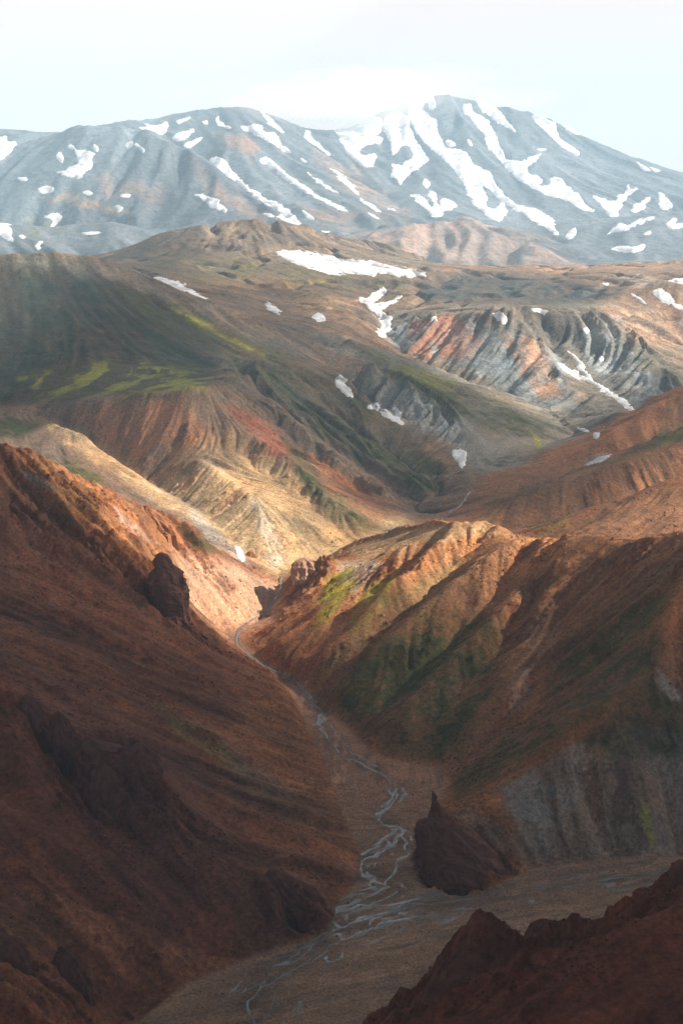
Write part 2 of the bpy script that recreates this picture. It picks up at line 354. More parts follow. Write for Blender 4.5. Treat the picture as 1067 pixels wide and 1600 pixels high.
# ------------------------------------------------------------------ which hill a piece of ground belongs to
GROUPS = [RED, DOME, MOSS, TAN, MIDR, PLAT, BROWN, RIGHT, RUSS, NEAR, SCAR]
GI = {g: i for i, g in enumerate(GROUPS)}
def label_grid():
    c = 12.0
    nx = int((NX1 - NX0) / c) + 1; ny = int((NY1 - NY0) / c) + 1
    lab = np.full(nx * ny, -1, int); dist = np.full(nx * ny, 1e18)
    _, NG = raster([l for l, g in LINES if g is None], NX0, NY0, c, nx, ny)
    pen = np.where(NG > 0, 900.0, 0.0).ravel().tolist()
    heap = []
    for l, g in LINES:
        if g is None: continue
        _, R = raster([l], NX0, NY0, c, nx, ny)
        for k in np.flatnonzero(R.ravel() > 0):
            heap.append((0.0, int(k), GI[g]))
    heapq.heapify(heap)
    lab = lab.tolist(); nb = ((1, 0, c), (-1, 0, c), (0, 1, c), (0, -1, c), (1, 1, c * 1.414), (1, -1, c * 1.414), (-1, 1, c * 1.414), (-1, -1, c * 1.414))
    best = {}
    while heap:
        d, k, g = heapq.heappop(heap)
        if lab[k] >= 0: continue
        lab[k] = g
        y, x = divmod(k, nx)
        for dx, dy, w in nb:
            xx = x + dx; yy = y + dy
            if 0 <= xx < nx and 0 <= yy < ny:
                kk = yy * nx + xx
                if lab[kk] < 0:
                    nd = d + w + pen[kk]
                    if nd < best.get(kk, 1e18):
                        best[kk] = nd; heapq.heappush(heap, (nd, kk, g))
    return np.array(lab).reshape(ny, nx), c
LAB, LABC = label_grid()
def group_at(X, Y):
    wx = 10 * vnoise(X / 25, Y / 25, 1); wy = 10 * vnoise(X / 25, Y / 25, 2)
    ix = np.clip(((X + wx - NX0) / LABC + .5).astype(int), 0, LAB.shape[1] - 1)
    iy = np.clip(((Y + wy - NY0) / LABC + .5).astype(int), 0, LAB.shape[0] - 1)
    return LAB[iy, ix]

def region(u, v, Y, poly, feather, y0, y1, warp=0.0):
    P = np.asarray(poly)
    out = np.zeros(u.shape, np.float32)
    f = feather + warp
    m = (u > P[:, 0].min() - f) & (u < P[:, 0].max() + f) & (v > P[:, 1].min() - f) & (v < P[:, 1].max() + f) & (Y > y0) & (Y < y1)
    if m.any():
        out[m] = sstep(-feather, feather, poly_sd(u[m], v[m], poly))
    return out

# ------------------------------------------------------------------ relief: rills down the fall line, crags, fine roughness
NS = blur(N0, 3)
gy_, gx_ = np.gradient(NS, NC)
slopeN = np.sqrt(gx_ ** 2 + gy_ ** 2)
uN, vN = project(NXX, NYY, N0)
gravN, _ = gravel_area(nxs, nys)
gravSoft = blur(gravN.astype(float), 4)
amp = 0.35 + 0.9 * sstep(0.12, 0.5, slopeN)
AMPS = [
 (2.3, 2.8, 15, 1550, 2200, [(340, 570), (430, 562), (560, 650), (700, 770), (690, 800), (560, 760), (420, 680)]),   # coarse, fine, feather, nearest, farthest, outline
 (0.30, 0.6, 25, 1500, 2700, [(-160, 380), (170, 400), (330, 475), (480, 548), (430, 560), (345, 560), (325, 590), (250, 608), (70, 620), (-160, 628)]),
 (1.0, 1.5, 10, 1500, 1950, [(0, 642), (70, 632), (150, 626), (250, 622), (330, 610), (390, 660), (400, 740), (320, 800), (240, 760), (130, 680), (60, 660)]),
 (0.45, 0.7, 10, 1300, 1700, [(290, 735), (345, 730), (395, 765), (545, 845), (440, 890), (330, 810)]),
 (1.1, 2.5, 12, 2050, 2700, [(600, 490), (640, 478), (960, 488), (1060, 590), (1100, 640), (1000, 660), (900, 660), (640, 560)]),
 (1.4, 3.0, 8, 1700, 2250, [(545, 570), (640, 590), (720, 640), (720, 700), (640, 660), (550, 620)]),
 (0.9, 1.5, 20, 700, 1160, [(0, 820), (240, 920), (330, 1030), (500, 1200), (540, 1300), (520, 1400), (300, 1260), (100, 1080), (0, 1000)]),
 (1.2, 2.6, 10, 780, 1000, [(1100, 1080), (1022, 1045), (730, 1268), (740, 1390), (820, 1356), (1100, 1330)]),
 (1.3, 1.5, 20, 950, 1420, [(560, 870), (720, 820), (1067, 840), (1067, 900), (1020, 1040), (700, 1200), (400, 1040)]),
 (0.6, 0.9, 15, 1350, 1950, [(700, 810), (830, 740), (1067, 600), (1100, 600), (1100, 840), (830, 840)]),
 (0.15, 0.3, 8, 1900, 2700, [(850, 540), (880, 530), (1005, 640), (1000, 660), (900, 610), (850, 565)]),
]
amp2 = amp.copy()
for a, a2, f, y0, y1, poly in AMPS:
    m = region(uN, vN, NYY, poly, f, y0, y1)
    amp = amp * (1 - m) + a * m; amp2 = amp2 * (1 - m) + a2 * m
amp2 = blur(amp2, 3) * (1 - gravSoft)
vary = np.clip(.95 + 1.3 * fbm(NXX / 110, NYY / 110, 3, 85), .25, 1.9)
amp = blur(amp, 3) * (1 - gravSoft) * vary; amp2 = amp2 * np.clip(.95 + 1.2 * fbm(NXX / 70, NYY / 70, 3, 87), .3, 1.9)
n1 = fbm(NXX / 34, NYY / 34, 2, 0); n2 = fbm(NXX / 13, NYY / 13, 2, 5); n3 = fbm(NXX / 90, NYY / 90, 3, 9)
L1 = lic(NS, n1, NC, 150); L2 = lic(NS, n2, NC, 90); L0 = lic(blur(N0, 10), n3, NC, 260)
def rib(l): return 1.0 - np.abs(np.clip(l, -2.4, 2.4)) * 0.9        # crisp rib tops, open gullies
CRAGS = [
 (1.0, 8, 760, 900, [(60, 1100), (110, 1140), (200, 1158), (250, 1185), (275, 1260), (300, 1300), (260, 1420), (180, 1400), (120, 1280), (60, 1200), (0, 1250), (0, 1060)]),
 (0.8, 10, 1120, 1330, [(0, 690), (60, 692), (110, 732), (250, 800), (330, 865), (330, 900), (200, 850), (120, 830), (0, 790)]),
 (0.9, 8, 1060, 1220, [(180, 850), (240, 890), (345, 1010), (350, 1035), (290, 1020), (200, 930), (100, 880), (0, 830), (0, 760), (80, 790)]),
 (0.75, 8, 600, 800, [(0, 1440), (60, 1480), (150, 1560), (170, 1610), (0, 1620)]),
 (1.0, 6, 770, 860, [(655, 1275), (690, 1270), (735, 1300), (770, 1390), (690, 1392), (650, 1370)]),
 (1.0, 5, 730, 790, [(410, 1362), (470, 1385), (520, 1430), (515, 1450), (440, 1470), (400, 1400)]),
 (0.9, 6, 1270, 1360, [(455, 875), (520, 880), (520, 900), (470, 940), (450, 930)]),
 (0.9, 12, 380, 500, [(540, 1600), (680, 1510), (745, 1450), (850, 1435), (1000, 1385), (1067, 1340), (1067, 1400), (850, 1500), (760, 1560), (700, 1620), (560, 1620)]),
 (0.7, 10, 1500, 2300, [(560, 575), (640, 600), (720, 650), (690, 680), (600, 640), (545, 610)]),
]
crag = np.zeros_like(N0)
for a, f, y0, y1, poly in CRAGS:
    crag = np.maximum(crag, a * region(uN, vN, NYY, poly, f, y0, y1))
crag = blur(crag, 1)
near_f = sstep(2400, 1400, NYY)
N1 = blur(N0, 1) + amp * (3.4 * (rib(L1) - 0.3) + 3.0 * L0) + amp2 * 1.6 * (rib(L2) - 0.3)
N1 += (1 - gravSoft) * (1.6 * fbm(NXX / 45, NYY / 45, 3, 11) + 3.0 * fbm(NXX / 160, NYY / 160, 2, 12) * sstep(1900, 2600, NYY))
rav = np.abs(fbm(NXX / 210, NYY / 210, 4, 89)); N1 -= 11 * sstep(.16, .0, rav) * sstep(2350, 2700, NYY) * sstep(4300, 3900, NYY) * (1 - gravSoft)
N1 += crag * (6 * (rib(L1) - .3) + 7.0 * (rib(L2) - 0.3) + 4.0 * fbm(NXX / 24, NYY / 24, 3, 3))
N1 = N1 * (1 - gravSoft) + gravSoft * N0

def bspl(a, fx, fy):
    ny, nx = a.shape
    fx = np.clip(fx, 1, nx - 2.001); fy = np.clip(fy, 1, ny - 2.001)
    x0 = fx.astype(np.int64); y0 = fy.astype(np.int64); tx = fx - x0; ty = fy - y0
    def w(t): return ((1 - t) ** 3 / 6, (3 * t ** 3 - 6 * t ** 2 + 4) / 6, (-3 * t ** 3 + 3 * t ** 2 + 3 * t + 1) / 6, t ** 3 / 6)
    wx = w(tx); wy = w(ty); s = 0
    for j in range(4):
        yy = np.clip(y0 + j - 1, 0, ny - 1)
        for i in range(4):
            s = s + wy[j] * wx[i] * a[yy, np.clip(x0 + i - 1, 0, nx - 1)]
    return s
def nidx(X, Y): return (X - NX0) / NC, (Y - NY0) / NC

# ------------------------------------------------------------------ colour of the ground
def c3(*a): return np.array(a, np.float32)
COL = dict(red_dark=c3(.135, .050, .028), red_brown=c3(.205, .088, .046), orange=c3(.38, .165, .062), pink=c3(.47, .275, .175), tan=c3(.45, .285, .145),
           russet=c3(.275, .125, .058), moss=c3(.052, .058, .019), mossd=c3(.020, .025, .016), mossb=c3(.27, .265, .03), grey=c3(.19, .16, .125),
           blue=c3(.235, .255, .262), brown=c3(.175, .116, .078), gravel=c3(.27, .175, .115), pale=c3(.46, .40, .33), black=c3(.045, .035, .032),
           rust=c3(.36, .13, .055), olive=c3(.15, .13, .055), redb=c3(.25, .085, .05), teal=c3(.045, .058, .058), wine=c3(.105, .042, .030))
GCOL = {RED: 'red_brown', DOME: 'brown', MOSS: 'brown', TAN: 'tan', MIDR: 'grey', PLAT: 'brown', BROWN: 'brown', RIGHT: 'russet', RUSS: 'russet', NEAR: 'red_dark', SCAR: 'grey'}
gl = group_at(NXX, NYY)
BASE = np.stack([np.choose(gl, [COL[GCOL[g]][k] for g in GROUPS]) for k in range(3)], -1)
BASE = np.stack([blur(BASE[..., k], 4) for k in range(3)], -1)
# (colour, strength, feather px, nearest, farthest, noise break-up 0..1, outline)
PAINT = [
 # mossy hill
 ('mossd', .97, 14, 1500, 2500, .14, [(-60, 408), (60, 398), (120, 408), (220, 445), (310, 495), (355, 555), (325, 600), (250, 616), (150, 620), (70, 628), (-60, 640)]),
 ('grey', .6, 14, 1700, 2500, .5, [(-60, 392), (110, 390), (240, 432), (340, 478), (480, 548), (430, 550), (300, 490), (180, 440), (60, 415), (-60, 420)]),
 ('moss', .7, 14, 1700, 2400, .6, [(180, 450), (330, 500), (470, 560), (440, 590), (350, 560), (240, 500)]),
 ('mossb', .5, 12, 1600, 2100, .85, [(30, 590), (120, 570), (220, 562), (330, 590), (320, 612), (200, 616), (60, 618)]),
 ('mossb', .75, 5, 1700, 2300, .6, [(270, 482), (325, 500), (345, 515), (400, 545), (425, 565), (395, 552), (340, 520), (300, 500)]),
 ('grey', .6, 12, 1700, 2100, .5, [(330, 550), (430, 570), (560, 650), (690, 750), (640, 740), (500, 660), (360, 600)]),
 ('moss', .85, 12, 1650, 2150, .45, [(490, 640), (560, 670), (640, 720), (690, 770), (640, 765), (560, 720), (500, 680)]),
 ('moss', .7, 10, 1800, 2250, .5, [(420, 560), (520, 590), (600, 650), (560, 650), (480, 610)]),
 ('redb', .85, 10, 1550, 1950, .4, [(350, 635), (400, 650), (470, 700), (560, 760), (640, 800), (600, 810), (480, 750), (400, 700)]),
 ('moss', .9, 8, 1480, 1800, .3, [(440, 680), (480, 720), (520, 770), (590, 820), (560, 838), (500, 790), (455, 730)]),
 ('orange', .5, 10, 1500, 1750, .4, [(480, 700), (560, 760), (610, 800), (590, 820), (520, 770)]),
 ('moss', .75, 10, 1600, 2250, .45, [(350, 560), (430, 575), (520, 640), (600, 710), (560, 705), (460, 640), (370, 590)]),
 ('moss', .7, 10, 1700, 2200, .4, [(540, 610), (620, 660), (700, 735), (690, 760), (620, 710), (550, 650)]),
 # scarp under the moss
 ('brown', .7, 8, 1500, 1950, .3, [(0, 640), (150, 626), (320, 612), (420, 700), (330, 740), (240, 740), (130, 690), (60, 665)]),
 ('russet', .55, 8, 1550, 1950, .7, [(100, 640), (300, 625), (330, 680), (260, 740), (180, 700)]),
 ('moss', .9, 6, 1550, 1900, .2, [(-20, 655), (40, 655), (75, 660), (40, 680), (-20, 685)]),
 ('tan', .8, 10, 1450, 1800, .2, [(70, 655), (130, 675), (250, 760), (330, 815), (290, 815), (180, 740), (90, 690)]),
 ('mossb', .6, 4, 1240, 1600, .3, [(30, 690), (80, 700), (150, 745), (160, 755), (110, 735), (60, 710)]),
 ('moss', .9, 3, 1200, 1650, .1, [(95, 718), (130, 730), (165, 752), (150, 756), (115, 740)]),
 ('moss', .8, 5, 1250, 1500, .2, [(290, 815), (340, 850), (350, 868), (310, 850), (275, 822)]),
 ('pale', .5, 5, 1380, 1600, .2, [(290, 790), (330, 815), (400, 890), (415, 900), (395, 905), (340, 860), (300, 810)]),
 # ochre fan
 ('tan', .9, 10, 1380, 1650, .1, [(285, 750), (345, 732), (395, 765), (545, 842), (520, 880), (440, 895), (380, 860), (320, 810)]),
 ('pale', .45, 5, 1400, 1600, .5, [(380, 775), (400, 780), (450, 880), (430, 885), (400, 830)]),
 ('moss', .35, 10, 1400, 1600, .5, [(440, 800), (540, 840), (520, 860), (460, 850)]),
 # red hillside crags and the pink slope
 ('pink', .95, 10, 1150, 1440, .15, [(270, 850), (330, 870), (400, 900), (440, 920), (440, 960), (380, 1000), (335, 1010), (290, 960)]),
 ('orange', .75, 12, 1120, 1340, .5, [(0, 695), (100, 735), (200, 780), (280, 840), (290, 900), (200, 870), (90, 800), (0, 770)]),
 ('rust', .6, 5, 1180, 1340, .6, [(150, 770), (190, 775), (230, 820), (210, 840), (160, 800)]),
 ('pale', .6, 4, 1200, 1340, .3, [(35, 735), (60, 742), (85, 760), (60, 758), (40, 748)]),
 ('pale', .45, 5, 1200, 1340, .6, [(180, 785), (230, 830), (250, 855), (235, 850), (190, 810)]),
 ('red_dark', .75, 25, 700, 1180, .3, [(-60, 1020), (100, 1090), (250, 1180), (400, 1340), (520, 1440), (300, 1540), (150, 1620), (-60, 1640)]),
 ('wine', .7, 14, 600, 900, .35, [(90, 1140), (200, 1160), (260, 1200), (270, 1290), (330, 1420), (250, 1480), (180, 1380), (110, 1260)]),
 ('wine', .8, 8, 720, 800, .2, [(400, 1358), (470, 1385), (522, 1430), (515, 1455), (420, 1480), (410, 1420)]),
 ('olive', .55, 5, 850, 1100, .5, [(230, 1085), (330, 1150), (460, 1260), (500, 1320), (470, 1310), (380, 1230), (280, 1150)]),
 ('grey', .35, 8, 850, 1100, .6, [(300, 1120), (420, 1200), (500, 1290), (480, 1320), (380, 1230)]),
 # ribbed hill
 ('orange', .6, 18, 1100, 1420, .35, [(520, 870), (600, 835), (716, 815), (800, 838), (900, 832), (900, 890), (780, 900), (660, 930), (560, 980), (470, 1030), (420, 1000)]),
 ('tan', .75, 8, 1200, 1420, .2, [(545, 850), (640, 830), (716, 814), (760, 816), (790, 836), (720, 840), (650, 850), (590, 875), (560, 880)]),
 ('pale', .55, 6, 1230, 1330, .3, [(525, 880), (580, 875), (600, 885), (550, 930), (530, 910)]),
 ('mossb', .85, 7, 1180, 1310, .4, [(508, 905), (550, 888), (556, 915), (520, 960), (490, 985), (500, 940)]),
 ('mossb', .5, 7, 1150, 1290, .55, [(570, 920), (620, 900), (600, 960), (540, 1000), (555, 950)]),
 ('olive', .45, 12, 1000, 1260, .55, [(600, 930), (700, 880), (740, 870), (680, 960), (560, 1060), (470, 1060), (540, 1000)]),
 ('moss', .8, 22, 900, 1200, .45, [(560, 1020), (680, 960), (760, 960), (800, 1000), (780, 1100), (690, 1190), (600, 1180), (500, 1090)]),
 ('moss', .75, 18, 850, 1150, .4, [(880, 1000), (1000, 900), (1067, 860), (1040, 960), (1020, 1045), (900, 1140), (720, 1260), (700, 1215), (840, 1110)]),
 ('brown', .6, 8, 960, 1120, .3, [(790, 1060), (830, 960), (870, 930), (880, 980), (850, 1040), (830, 1100), (800, 1120)]),
 ('pale', .35, 5, 930, 1060, .5, [(815, 1040), (832, 1050), (820, 1110), (795, 1125), (795, 1090)]),
 ('grey', .85, 10, 780, 960, .25, [(780, 1235), (900, 1160), (980, 1130), (1100, 1150), (1100, 1335), (820, 1356), (800, 1300)]),
 ('blue', .45, 8, 800, 960, .6, [(790, 1230), (900, 1165), (910, 1250), (860, 1290), (800, 1280)]),
 ('moss', .8, 12, 840, 980, .3, [(1022, 1050), (1080, 1090), (1080, 1180), (960, 1190), (900, 1160), (960, 1100)]),
 ('mossb', .5, 3, 800, 960, .5, [(985, 1200), (1000, 1250), (1020, 1320), (1010, 1325), (990, 1270)]),
 ('pale', .5, 3, 900, 1000, .2, [(1024, 1042), (1067, 1078), (1080, 1095), (1060, 1090), (1030, 1058)]),
 ('red_dark', .85, 10, 770, 880, .2, [(650, 1270), (700, 1265), (770, 1300), (805, 1365), (740, 1400), (650, 1380)]),
 ('wine', .8, 8, 770, 840, .2, [(650, 1280), (690, 1280), (730, 1340), (740, 1396), (690, 1394), (650, 1370)]),
 ('grey', .5, 6, 800, 900, .3, [(700, 1270), (740, 1265), (820, 1330), (810, 1350), (750, 1310)]),
 # russet ridges
 ('moss', .8, 10, 1480, 1850, .45, [(830, 770), (900, 735), (1067, 690), (1080, 640), (960, 720), (860, 750), (760, 790), (760, 810)]),
 ('mossb', .5, 5, 1350, 1480, .5, [(830, 825), (870, 810), (920, 775), (890, 815), (840, 838)]),
 ('orange', .35, 14, 1380, 1700, .4, [(780, 790), (900, 750), (1067, 745), (1067, 790), (900, 800), (830, 835)]),
 ('pale', .5, 3, 1600, 1950, .2, [(905, 718), (940, 705), (955, 710), (915, 726)]),
 # green ridge
 ('moss', .85, 12, 1900, 2350, .35, [(540, 530), (600, 552), (700, 592), (800, 632), (860, 660), (845, 700), (800, 680), (700, 640), (600, 585)]),
 ('mossb', .3, 8, 1950, 2300, .5, [(560, 535), (640, 570), (720, 600), (700, 612), (620, 580)]),
 ('blue', .6, 8, 1750, 2200, .45, [(550, 590), (630, 600), (720, 660), (790, 710), (760, 740), (700, 690), (600, 650)]),
 ('grey', .5, 8, 1750, 2050, .4, [(690, 640), (780, 690), (840, 720), (770, 745), (720, 700)]),
 ('olive', .8, 6, 1750, 2050, .2, [(825, 670), (840, 680), (848, 710), (835, 705)]),
 ('mossb', .6, 4, 1750, 2050, .3, [(828, 672), (842, 685), (848, 708), (836, 700)]),
 # coloured scarp
 ('blue', .8, 12, 2000, 2680, .35, [(600, 500), (700, 500), (790, 520), (880, 560), (900, 640), (840, 640), (740, 580), (620, 540)]),
 ('blue', .7, 12, 2000, 2700, .45, [(880, 500), (960, 500), (1000, 550), (1060, 600), (1000, 640), (940, 600)]),
 ('rust', .55, 6, 2150, 2650, .5, [(690, 480), (720, 500), (760, 530), (730, 560), (690, 560), (670, 520)]),
 ('orange', .5, 6, 2100, 2600, .55, [(780, 520), (830, 530), (870, 580), (880, 620), (840, 625), (800, 560)]),
 ('rust', .6, 5, 2300, 2680, .5, [(640, 500), (680, 495), (670, 560), (640, 550)]),
 ('brown', .6, 8, 2300, 2700, .4, [(700, 480), (960, 488), (900, 530), (830, 500), (760, 500)]),
 ('pink', .35, 14, 2100, 2900, .4, [(940, 470), (1067, 470), (1067, 580), (1000, 540), (950, 500)]),
 ('olive', .6, 8, 2100, 2700, .4, [(965, 520), (1000, 540), (1067, 590), (1080, 620), (1000, 570)]),
 # plateau
 ('grey', .55, 14, 2500, 4000, .4, [(60, 410), (250, 360), (400, 340), (560, 368), (700, 412), (640, 440), (480, 430), (300, 440), (150, 420)]),
 ('mossd', .5, 12, 2500, 4000, .7, [(330, 400), (500, 420), (640, 440), (600, 470), (450, 450), (340, 430)]),
 ('teal', .85, 12, 2600, 3600, .35, [(655, 440), (720, 428), (800, 428), (900, 440), (960, 460), (900, 478), (780, 476), (660, 470)]),
 ('olive', .4, 10, 2600, 3900, .6, [(540, 420), (640, 420), (640, 460), (600, 480), (560, 450)]),
 ('pink', .35, 8, 3000, 4000, .5, [(680, 412), (1067, 400), (1067, 425), (900, 424), (700, 420)]),
 ('pale', .4, 6, 2600, 3800, .5, [(960, 430), (1000, 425), (1040, 440), (1000, 450)]),
 ('olive', .5, 14, 2500, 3900, .6, [(180, 400), (400, 400), (560, 430), (520, 500), (330, 450)]),
 ('pink', .3, 12, 2400, 3900, .6, [(320, 445), (420, 430), (560, 470), (540, 510), (430, 480)]),
 ('mossd', .5, 14, 2700, 3700, .6, [(180, 400), (240, 370), (300, 360), (330, 400), (250, 420)]),
 # near ridge
 ('wine', .6, 20, 350, 520, .35, [(540, 1610), (745, 1450), (900, 1470), (960, 1560), (800, 1640), (560, 1640)]),
]

def ground_colour(X, Y, Z, la, lb, fine, slope, gm):
    fx, fy = nidx(X, Y)
    C = np.stack([bil(BASE[..., k], fx, fy) for k in range(3)], -1).astype(np.float32)
    u, v = project(X, Y, Z)
    s = 900.0 / Y
    wn_ = fbm(X / 22, Y / 22, 3, 21); wm = fbm(X / 60, Y / 60, 3, 25)
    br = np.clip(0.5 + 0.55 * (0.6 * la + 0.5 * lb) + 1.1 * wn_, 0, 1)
    uw = u + 9 * s * wn_ + 14 * s * wm; vw = v + 9 * s * fbm(X / 22 + 9, Y / 22, 3, 22)
    n = fbm(X / 120, Y / 120, 3, 31)
    C *= (1 + 0.22 * n + 0.13 * wn_)[..., None]
    ts = np.where(Y > 2000, 2.2, 1.0)
    tuft = sstep(-.16, .12, fbm(X / (9 * ts), Y / (9 * ts), 4, 45, .65) + .2 * la + .2 * lb)
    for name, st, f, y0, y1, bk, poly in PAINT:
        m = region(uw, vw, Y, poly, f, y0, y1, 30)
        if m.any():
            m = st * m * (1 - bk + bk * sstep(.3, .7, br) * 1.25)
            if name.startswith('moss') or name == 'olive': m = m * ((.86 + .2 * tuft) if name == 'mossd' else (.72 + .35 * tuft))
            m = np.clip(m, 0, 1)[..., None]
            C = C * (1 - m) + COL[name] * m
    # streaks of other rock carried down the slope
    sl = sstep(.1, .4, slope) * (1 - gm)
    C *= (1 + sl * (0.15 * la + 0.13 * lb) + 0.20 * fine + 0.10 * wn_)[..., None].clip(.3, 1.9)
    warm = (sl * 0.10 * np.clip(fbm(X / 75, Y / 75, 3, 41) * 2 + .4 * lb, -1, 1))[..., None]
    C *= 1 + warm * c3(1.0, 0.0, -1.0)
    # valley gravel with the dry braids of the stream
    a = X * .93 + Y * .37; b = -X * .37 + Y * .93
    far_ = sstep(850, 930, Y)
    a2 = a * (1 - far_) + Y * far_; b2 = b * (1 - far_) + (X + .0 * Y) * far_
    br1 = np.abs(fbm(a2 / 60 + .6 * fbm(a2 / 30, b2 / 12, 2, 51), b2 / 9, 3, 52))
    braid = sstep(.16, .0, br1)
    gc = COL['gravel'] * (1 + .22 * fbm(a2 / 40, b2 / 8, 3, 53) + .12 * fine)[..., None]
    gc = gc * (1 - .55 * braid[..., None]) + c3(.11, .10, .09) * .55 * braid[..., None]
    bar = sstep(.12, .3, fbm(a2 / 26, b2 / 5, 3, 55)); gc = gc * (1 + .28 * bar[..., None] * c3(1.0, .95, .85))
    near_ = gm > .01
    if near_.any():
        dm = np.full(X.shape, 1e9); xx, yy = X[near_], Y[near_]; d_ = np.full(xx.shape, 1e9)
        for sp in SPINES:
            W = np.array([atb(*q)[:2] for q in sp])
            for a_, b_ in zip(W[:-1], W[1:]):
                e = b_ - a_; t = np.clip(((xx - a_[0]) * e[0] + (yy - a_[1]) * e[1]) / (e @ e), 0, 1)
                d_ = np.minimum(d_, np.hypot(xx - a_[0] - t * e[0], yy - a_[1] - t * e[1]))
        dm[near_] = d_
        wet = np.exp(-(dm / np.where(Y > 860, 7.0, 14.0)) ** 2) * np.clip(.75 + .8 * fbm(a2 / 12, b2 / 4, 3, 57), 0, 1.2)
        gc = gc * (1 - .42 * wet[..., None] * c3(1.05, .95, .85))
    gc *= 1 + .15 * far_[..., None] * c3(1, -.1, -.3)
    C = C * (1 - gm[..., None]) + gc * gm[..., None]
    return np.clip(C, .012, .8)

# ------------------------------------------------------------------ meshes
def set_props(o, kind=None, label=None, cat=None, group=None):
    if kind: o["kind"] = kind
    if label: o["label"] = label
    if cat: o["category"] = cat
    if group: o["group"] = group
    return o

def make_mesh(name, V, Q, mat, C=None, Nv=None, smooth=True, tri=False):
    k = 3 if tri else 4
    me = bpy.data.meshes.new(name)
    me.vertices.add(len(V)); me.vertices.foreach_set('co', np.ascontiguousarray(V, np.float32).ravel())
    me.loops.add(Q.size); me.loops.foreach_set('vertex_index', np.ascontiguousarray(Q, np.int32).ravel())
    me.polygons.add(len(Q)); me.polygons.foreach_set('loop_start', np.arange(0, Q.size, k, dtype=np.int32))
    me.polygons.foreach_set('use_smooth', np.full(len(Q), smooth, bool))
    me.update(calc_edges=True)
    if C is not None:
        ca = me.color_attributes.new('Col', 'FLOAT_COLOR', 'POINT')
        ca.data.foreach_set('color', np.concatenate([C, np.ones((len(C), 1))], 1).astype(np.float32).ravel())
    if Nv is not None:
        me.normals_split_custom_set_from_vertices(np.ascontiguousarray(Nv, np.float32))
    me.materials.append(mat)
    o = bpy.data.objects.new(name, me); scene.collection.objects.link(o)
    return o

def grid_object(name, X, Y, Z, C, Nn, facemask, mat):
    ny, nx = Z.shape
    idx = np.arange(ny * nx).reshape(ny, nx)
    Q = np.stack([idx[:-1, :-1], idx[:-1, 1:], idx[1:, 1:], idx[1:, :-1]], -1)[facemask]
    if len(Q) == 0: return None
    used, inv = np.unique(Q, return_inverse=True)
    V = np.stack([X.ravel()[used], Y.ravel()[used], Z.ravel()[used]], -1)
    return make_mesh(name, V, inv.reshape(-1, 4), mat, C.reshape(-1, 3)[used], Nn.reshape(-1, 3)[used])

def grid_normals(Z, c):
    gy, gx = np.gradient(Z, c)
    n = np.stack([-gx, -gy, np.ones_like(Z)], -1)
    return n / np.linalg.norm(n, axis=-1, keepdims=True)

def ground_material(name, bump=1.0, scale=1.0, rough=.95):
    m = bpy.data.materials.new(name); m.use_nodes = True
    nt = m.node_tree; n, l = nt.nodes, nt.links; n.clear()
    out = n.new('ShaderNodeOutputMaterial'); b = n.new('ShaderNodeBsdfPrincipled')
    b.inputs['Roughness'].default_value = rough; b.inputs['Specular IOR Level'].default_value = .15
    at_ = n.new('ShaderNodeAttribute'); at_.attribute_name = 'Col'
    tc = n.new('ShaderNodeTexCoord')
    mp = n.new('ShaderNodeMapping'); mp.inputs['Scale'].default_value = (scale,) * 3
    l.new(tc.outputs['Object'], mp.inputs[0])
    nz = n.new('ShaderNodeTexNoise'); nz.inputs['Scale'].default_value = .35; nz.inputs['Detail'].default_value = 8; nz.inputs['Roughness'].default_value = .7
    nz2 = n.new('ShaderNodeTexNoise'); nz2.inputs['Scale'].default_value = .06; nz2.inputs['Detail'].default_value = 5
    for q in (nz, nz2): l.new(mp.outputs[0], q.inputs[0])
    mr = n.new('ShaderNodeMapRange'); mr.inputs[1].default_value = .3; mr.inputs[2].default_value = .7; mr.inputs[3].default_value = .38; mr.inputs[4].default_value = 1.62
    l.new(nz.outputs[0], mr.inputs[0])
    mr2 = n.new('ShaderNodeMapRange'); mr2.inputs[1].default_value = .3; mr2.inputs[2].default_value = .7; mr2.inputs[3].default_value = .85; mr2.inputs[4].default_value = 1.15
    l.new(nz2.outputs[0], mr2.inputs[0])
    mu = n.new('ShaderNodeMath'); mu.operation = 'MULTIPLY'; l.new(mr.outputs[0], mu.inputs[0]); l.new(mr2.outputs[0], mu.inputs[1])
    vm = n.new('ShaderNodeVectorMath'); vm.operation = 'SCALE'; l.new(at_.outputs['Color'], vm.inputs[0]); l.new(mu.outputs[0], vm.inputs['Scale'])
    l.new(vm.outputs[0], b.inputs['Base Color'])
    bp = n.new('ShaderNodeBump'); bp.inputs['Strength'].default_value = .55; bp.inputs['Distance'].default_value = 2.4 * bump / scale
    l.new(nz.outputs[0], bp.inputs['Height']); l.new(bp.outputs[0], b.inputs['Normal'])
    l.new(b.outputs[0], out.inputs[0])
    return m
MAT_NEAR = ground_material('hillside_soil'); MAT_MID = ground_material('distant_soil', 1.0, .5)
MAT_FAR = ground_material('mountain_soil', .45, .16); MAT_BED = ground_material('river_gravel', .35, 1.6)

def frustum_mask(X, Y, k=.275, pad=60): return np.abs(X) < k * Y + pad

